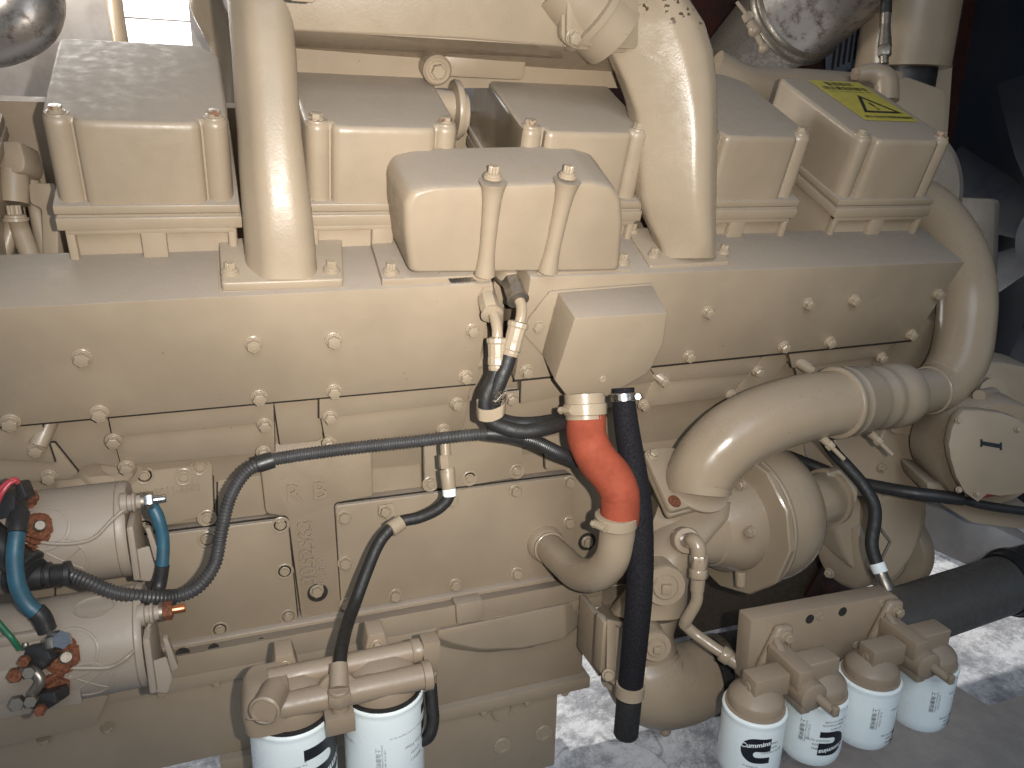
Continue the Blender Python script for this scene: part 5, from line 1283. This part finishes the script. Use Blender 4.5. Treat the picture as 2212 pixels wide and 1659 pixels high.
for zz in (.10, .16): q.box(V((wx0, WY + .002, wz0 + zz - .04)), X * (wx1 - wx0), Y * .01, Z * .004)
part('window_bar', q, 'skid', None, label='thin bars across the bright window opening at the top left', cat='window bars')
q = MB(); q.box(V((-3.5, 0.0, 2.75)), X * 10.0, Y * 2.8, Z * .05); part('unseen_enclosure_roof', q, 'skid', None, label='unseen canopy roof sheet above the engine, widened to shade the ground outside', cat='roof')  # unseen sheet, widened to keep sun off the ground outside
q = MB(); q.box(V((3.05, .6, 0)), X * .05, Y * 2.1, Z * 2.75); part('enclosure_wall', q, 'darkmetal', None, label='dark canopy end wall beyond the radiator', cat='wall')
# duct and pipe shapes at the far top left
q = MB(); q.tube([zc(-40, -80, 1.9), zc(60, -30, 1.9), zc(60, 40, 1.9), zc(-20, 80, 1.9), zc(-80, 60, 1.9)], .07, 36, 8); part('turbo_housing', q, 'exhaust', engine, ang=60)
q = MB(); q.tube([zc(240, -80, 2.1), zc(250, 20, 2.1), zc(262, 100, 2.1), zc(262, 140, 2.1)], .02, 20, 5); part('drain_tube', q, 'gloss', engine, ang=60)
q = MB(); q.tube([zc(455, -80, 1.7), zc(445, 0, 1.7), zc(470, 60, 1.7), zc(492, 110, 1.7), zc(496, 240, 1.7)], .035, 24, 5); part('drain_tube', q, 'gloss', engine, ang=60)
# linkage at the left edge
q = MB()
q.prism(rnd([zc(*p_, 1.22) for p_ in [(60, 395), (118, 395), (124, 440), (125, 560), (92, 560), (88, 450), (64, 440)]], .006), FWD * .04, .003)
q.prism(rnd([zc(*p_, 1.2) for p_ in [(-30, 305), (42, 303), (55, 350), (50, 372), (20, 375), (-30, 365)]], .008), FWD * .05, .004)
q.tube([zc(30, 370, 1.22), zc(30, 440, 1.22)], .022, 20, 1); q.tube([zc(28, 480, 1.2), zc(5, 560, 1.2)], .012, 14, 1); q.tube([zc(38, 480, 1.2), zc(70, 565, 1.2)], .014, 14, 1); q.tube([zc(60, 350, 1.25), zc(100, 560, 1.25)], .012, 14, 1)
lk = part('linkage_bracket', q, 'paint', engine); bolt(lk, zc(34, 475, 1.18), unit(UP - FWD * .3), .016, 'twelve')

# ================================================================ GROUND, SKID
mt, n, l, p = nt('concrete_floor')
tc = N(n, 'ShaderNodeNewGeometry'); pos = tc.outputs['Position']
wn_ = N(n, 'ShaderNodeTexNoise'); wn_.inputs['Scale'].default_value = 4; l.new(pos, wn_.inputs['Vector']); vm_ = N(n, 'ShaderNodeVectorMath', operation='MULTIPLY_ADD'); l.new(wn_.outputs['Color'], vm_.inputs[0]); vm_.inputs[1].default_value = (.5, .5, .5); l.new(pos, vm_.inputs[2])
n1 = noise(n, l, pos, 8, 9, .78); n2 = noise(n, l, pos, 38, 4, .7)
c = mixc(n, l, ramp(n, l, n1, .42, .60), (.60, .62, .66), (.26, .27, .30)); c = mixc(n, l, ramp(n, l, n2, .5, .7, 0, .4), c, (.62, .62, .62))
vo_ = N(n, 'ShaderNodeTexVoronoi', feature='DISTANCE_TO_EDGE'); vo_.inputs['Scale'].default_value = 1.6; l.new(vm_.outputs[0], vo_.inputs['Vector'])
c = mixc(n, l, ramp(n, l, vo_.outputs['Distance'], .010, .002, 0, .45), c, (.16, .16, .17))
l.new(c, p.inputs['Base Color']); p.inputs['Roughness'].default_value = .8
bp = N(n, 'ShaderNodeBump'); bp.inputs['Strength'].default_value = .6; bp.inputs['Distance'].default_value = .01; l.new(n2, bp.inputs['Height']); l.new(bp.outputs[0], p.inputs['Normal'])
q = MB(); q.raw([V((-4, .25, 0)), V((6, .25, 0)), V((6, 4, 0)), V((-4, 4, 0))], [[0, 1, 2, 3]])
part('concrete_floor', q, mt, None, kind='structure')
SH = .20
q = MB(); q.prism([hz(*p_, SH) for p_ in [(1905, 1560), (2064, 1479), (2136, 1523), (2300, 1470), (2600, 1900), (1500, 1900), (1560, 1700)]], Z * -.18, .004)
part('base_frame', q, 'skid', None, label='grey-brown steel skid beam under the coolant filters at bottom right', cat='base frame')
q = MB(); q.raw([V((-40, -40, -.05)), V((40, -40, -.05)), V((40, 40, -.05)), V((-40, 40, -.05))], [[0, 1, 2, 3]])
part('ground', q, plain('dark_yard_ground', (.09, .088, .085), rough=.9, scale=20), None, kind='structure')  # unseen outer ground, made dark to cut the bounced light
# pale bright sky seen through the openings in the far wall
mt = bpy.data.materials.new('hazy_sky'); mt.use_nodes = True; nn = mt.node_tree.nodes; nn.clear()
em = nn.new('ShaderNodeEmission'); em.inputs[0].default_value = (1, .985, .96, 1); em.inputs[1].default_value = 5.0
ou = nn.new('ShaderNodeOutputMaterial'); mt.node_tree.links.new(em.outputs[0], ou.inputs[0])
q = MB(); q.raw([V((-4.5, 6, .8)), V((.9, 6, .8)), V((.9, 6, 4.6)), V((-4.5, 6, 4.6))], [[0, 1, 2, 3]])
part('sky', q, mt, None, kind='structure')

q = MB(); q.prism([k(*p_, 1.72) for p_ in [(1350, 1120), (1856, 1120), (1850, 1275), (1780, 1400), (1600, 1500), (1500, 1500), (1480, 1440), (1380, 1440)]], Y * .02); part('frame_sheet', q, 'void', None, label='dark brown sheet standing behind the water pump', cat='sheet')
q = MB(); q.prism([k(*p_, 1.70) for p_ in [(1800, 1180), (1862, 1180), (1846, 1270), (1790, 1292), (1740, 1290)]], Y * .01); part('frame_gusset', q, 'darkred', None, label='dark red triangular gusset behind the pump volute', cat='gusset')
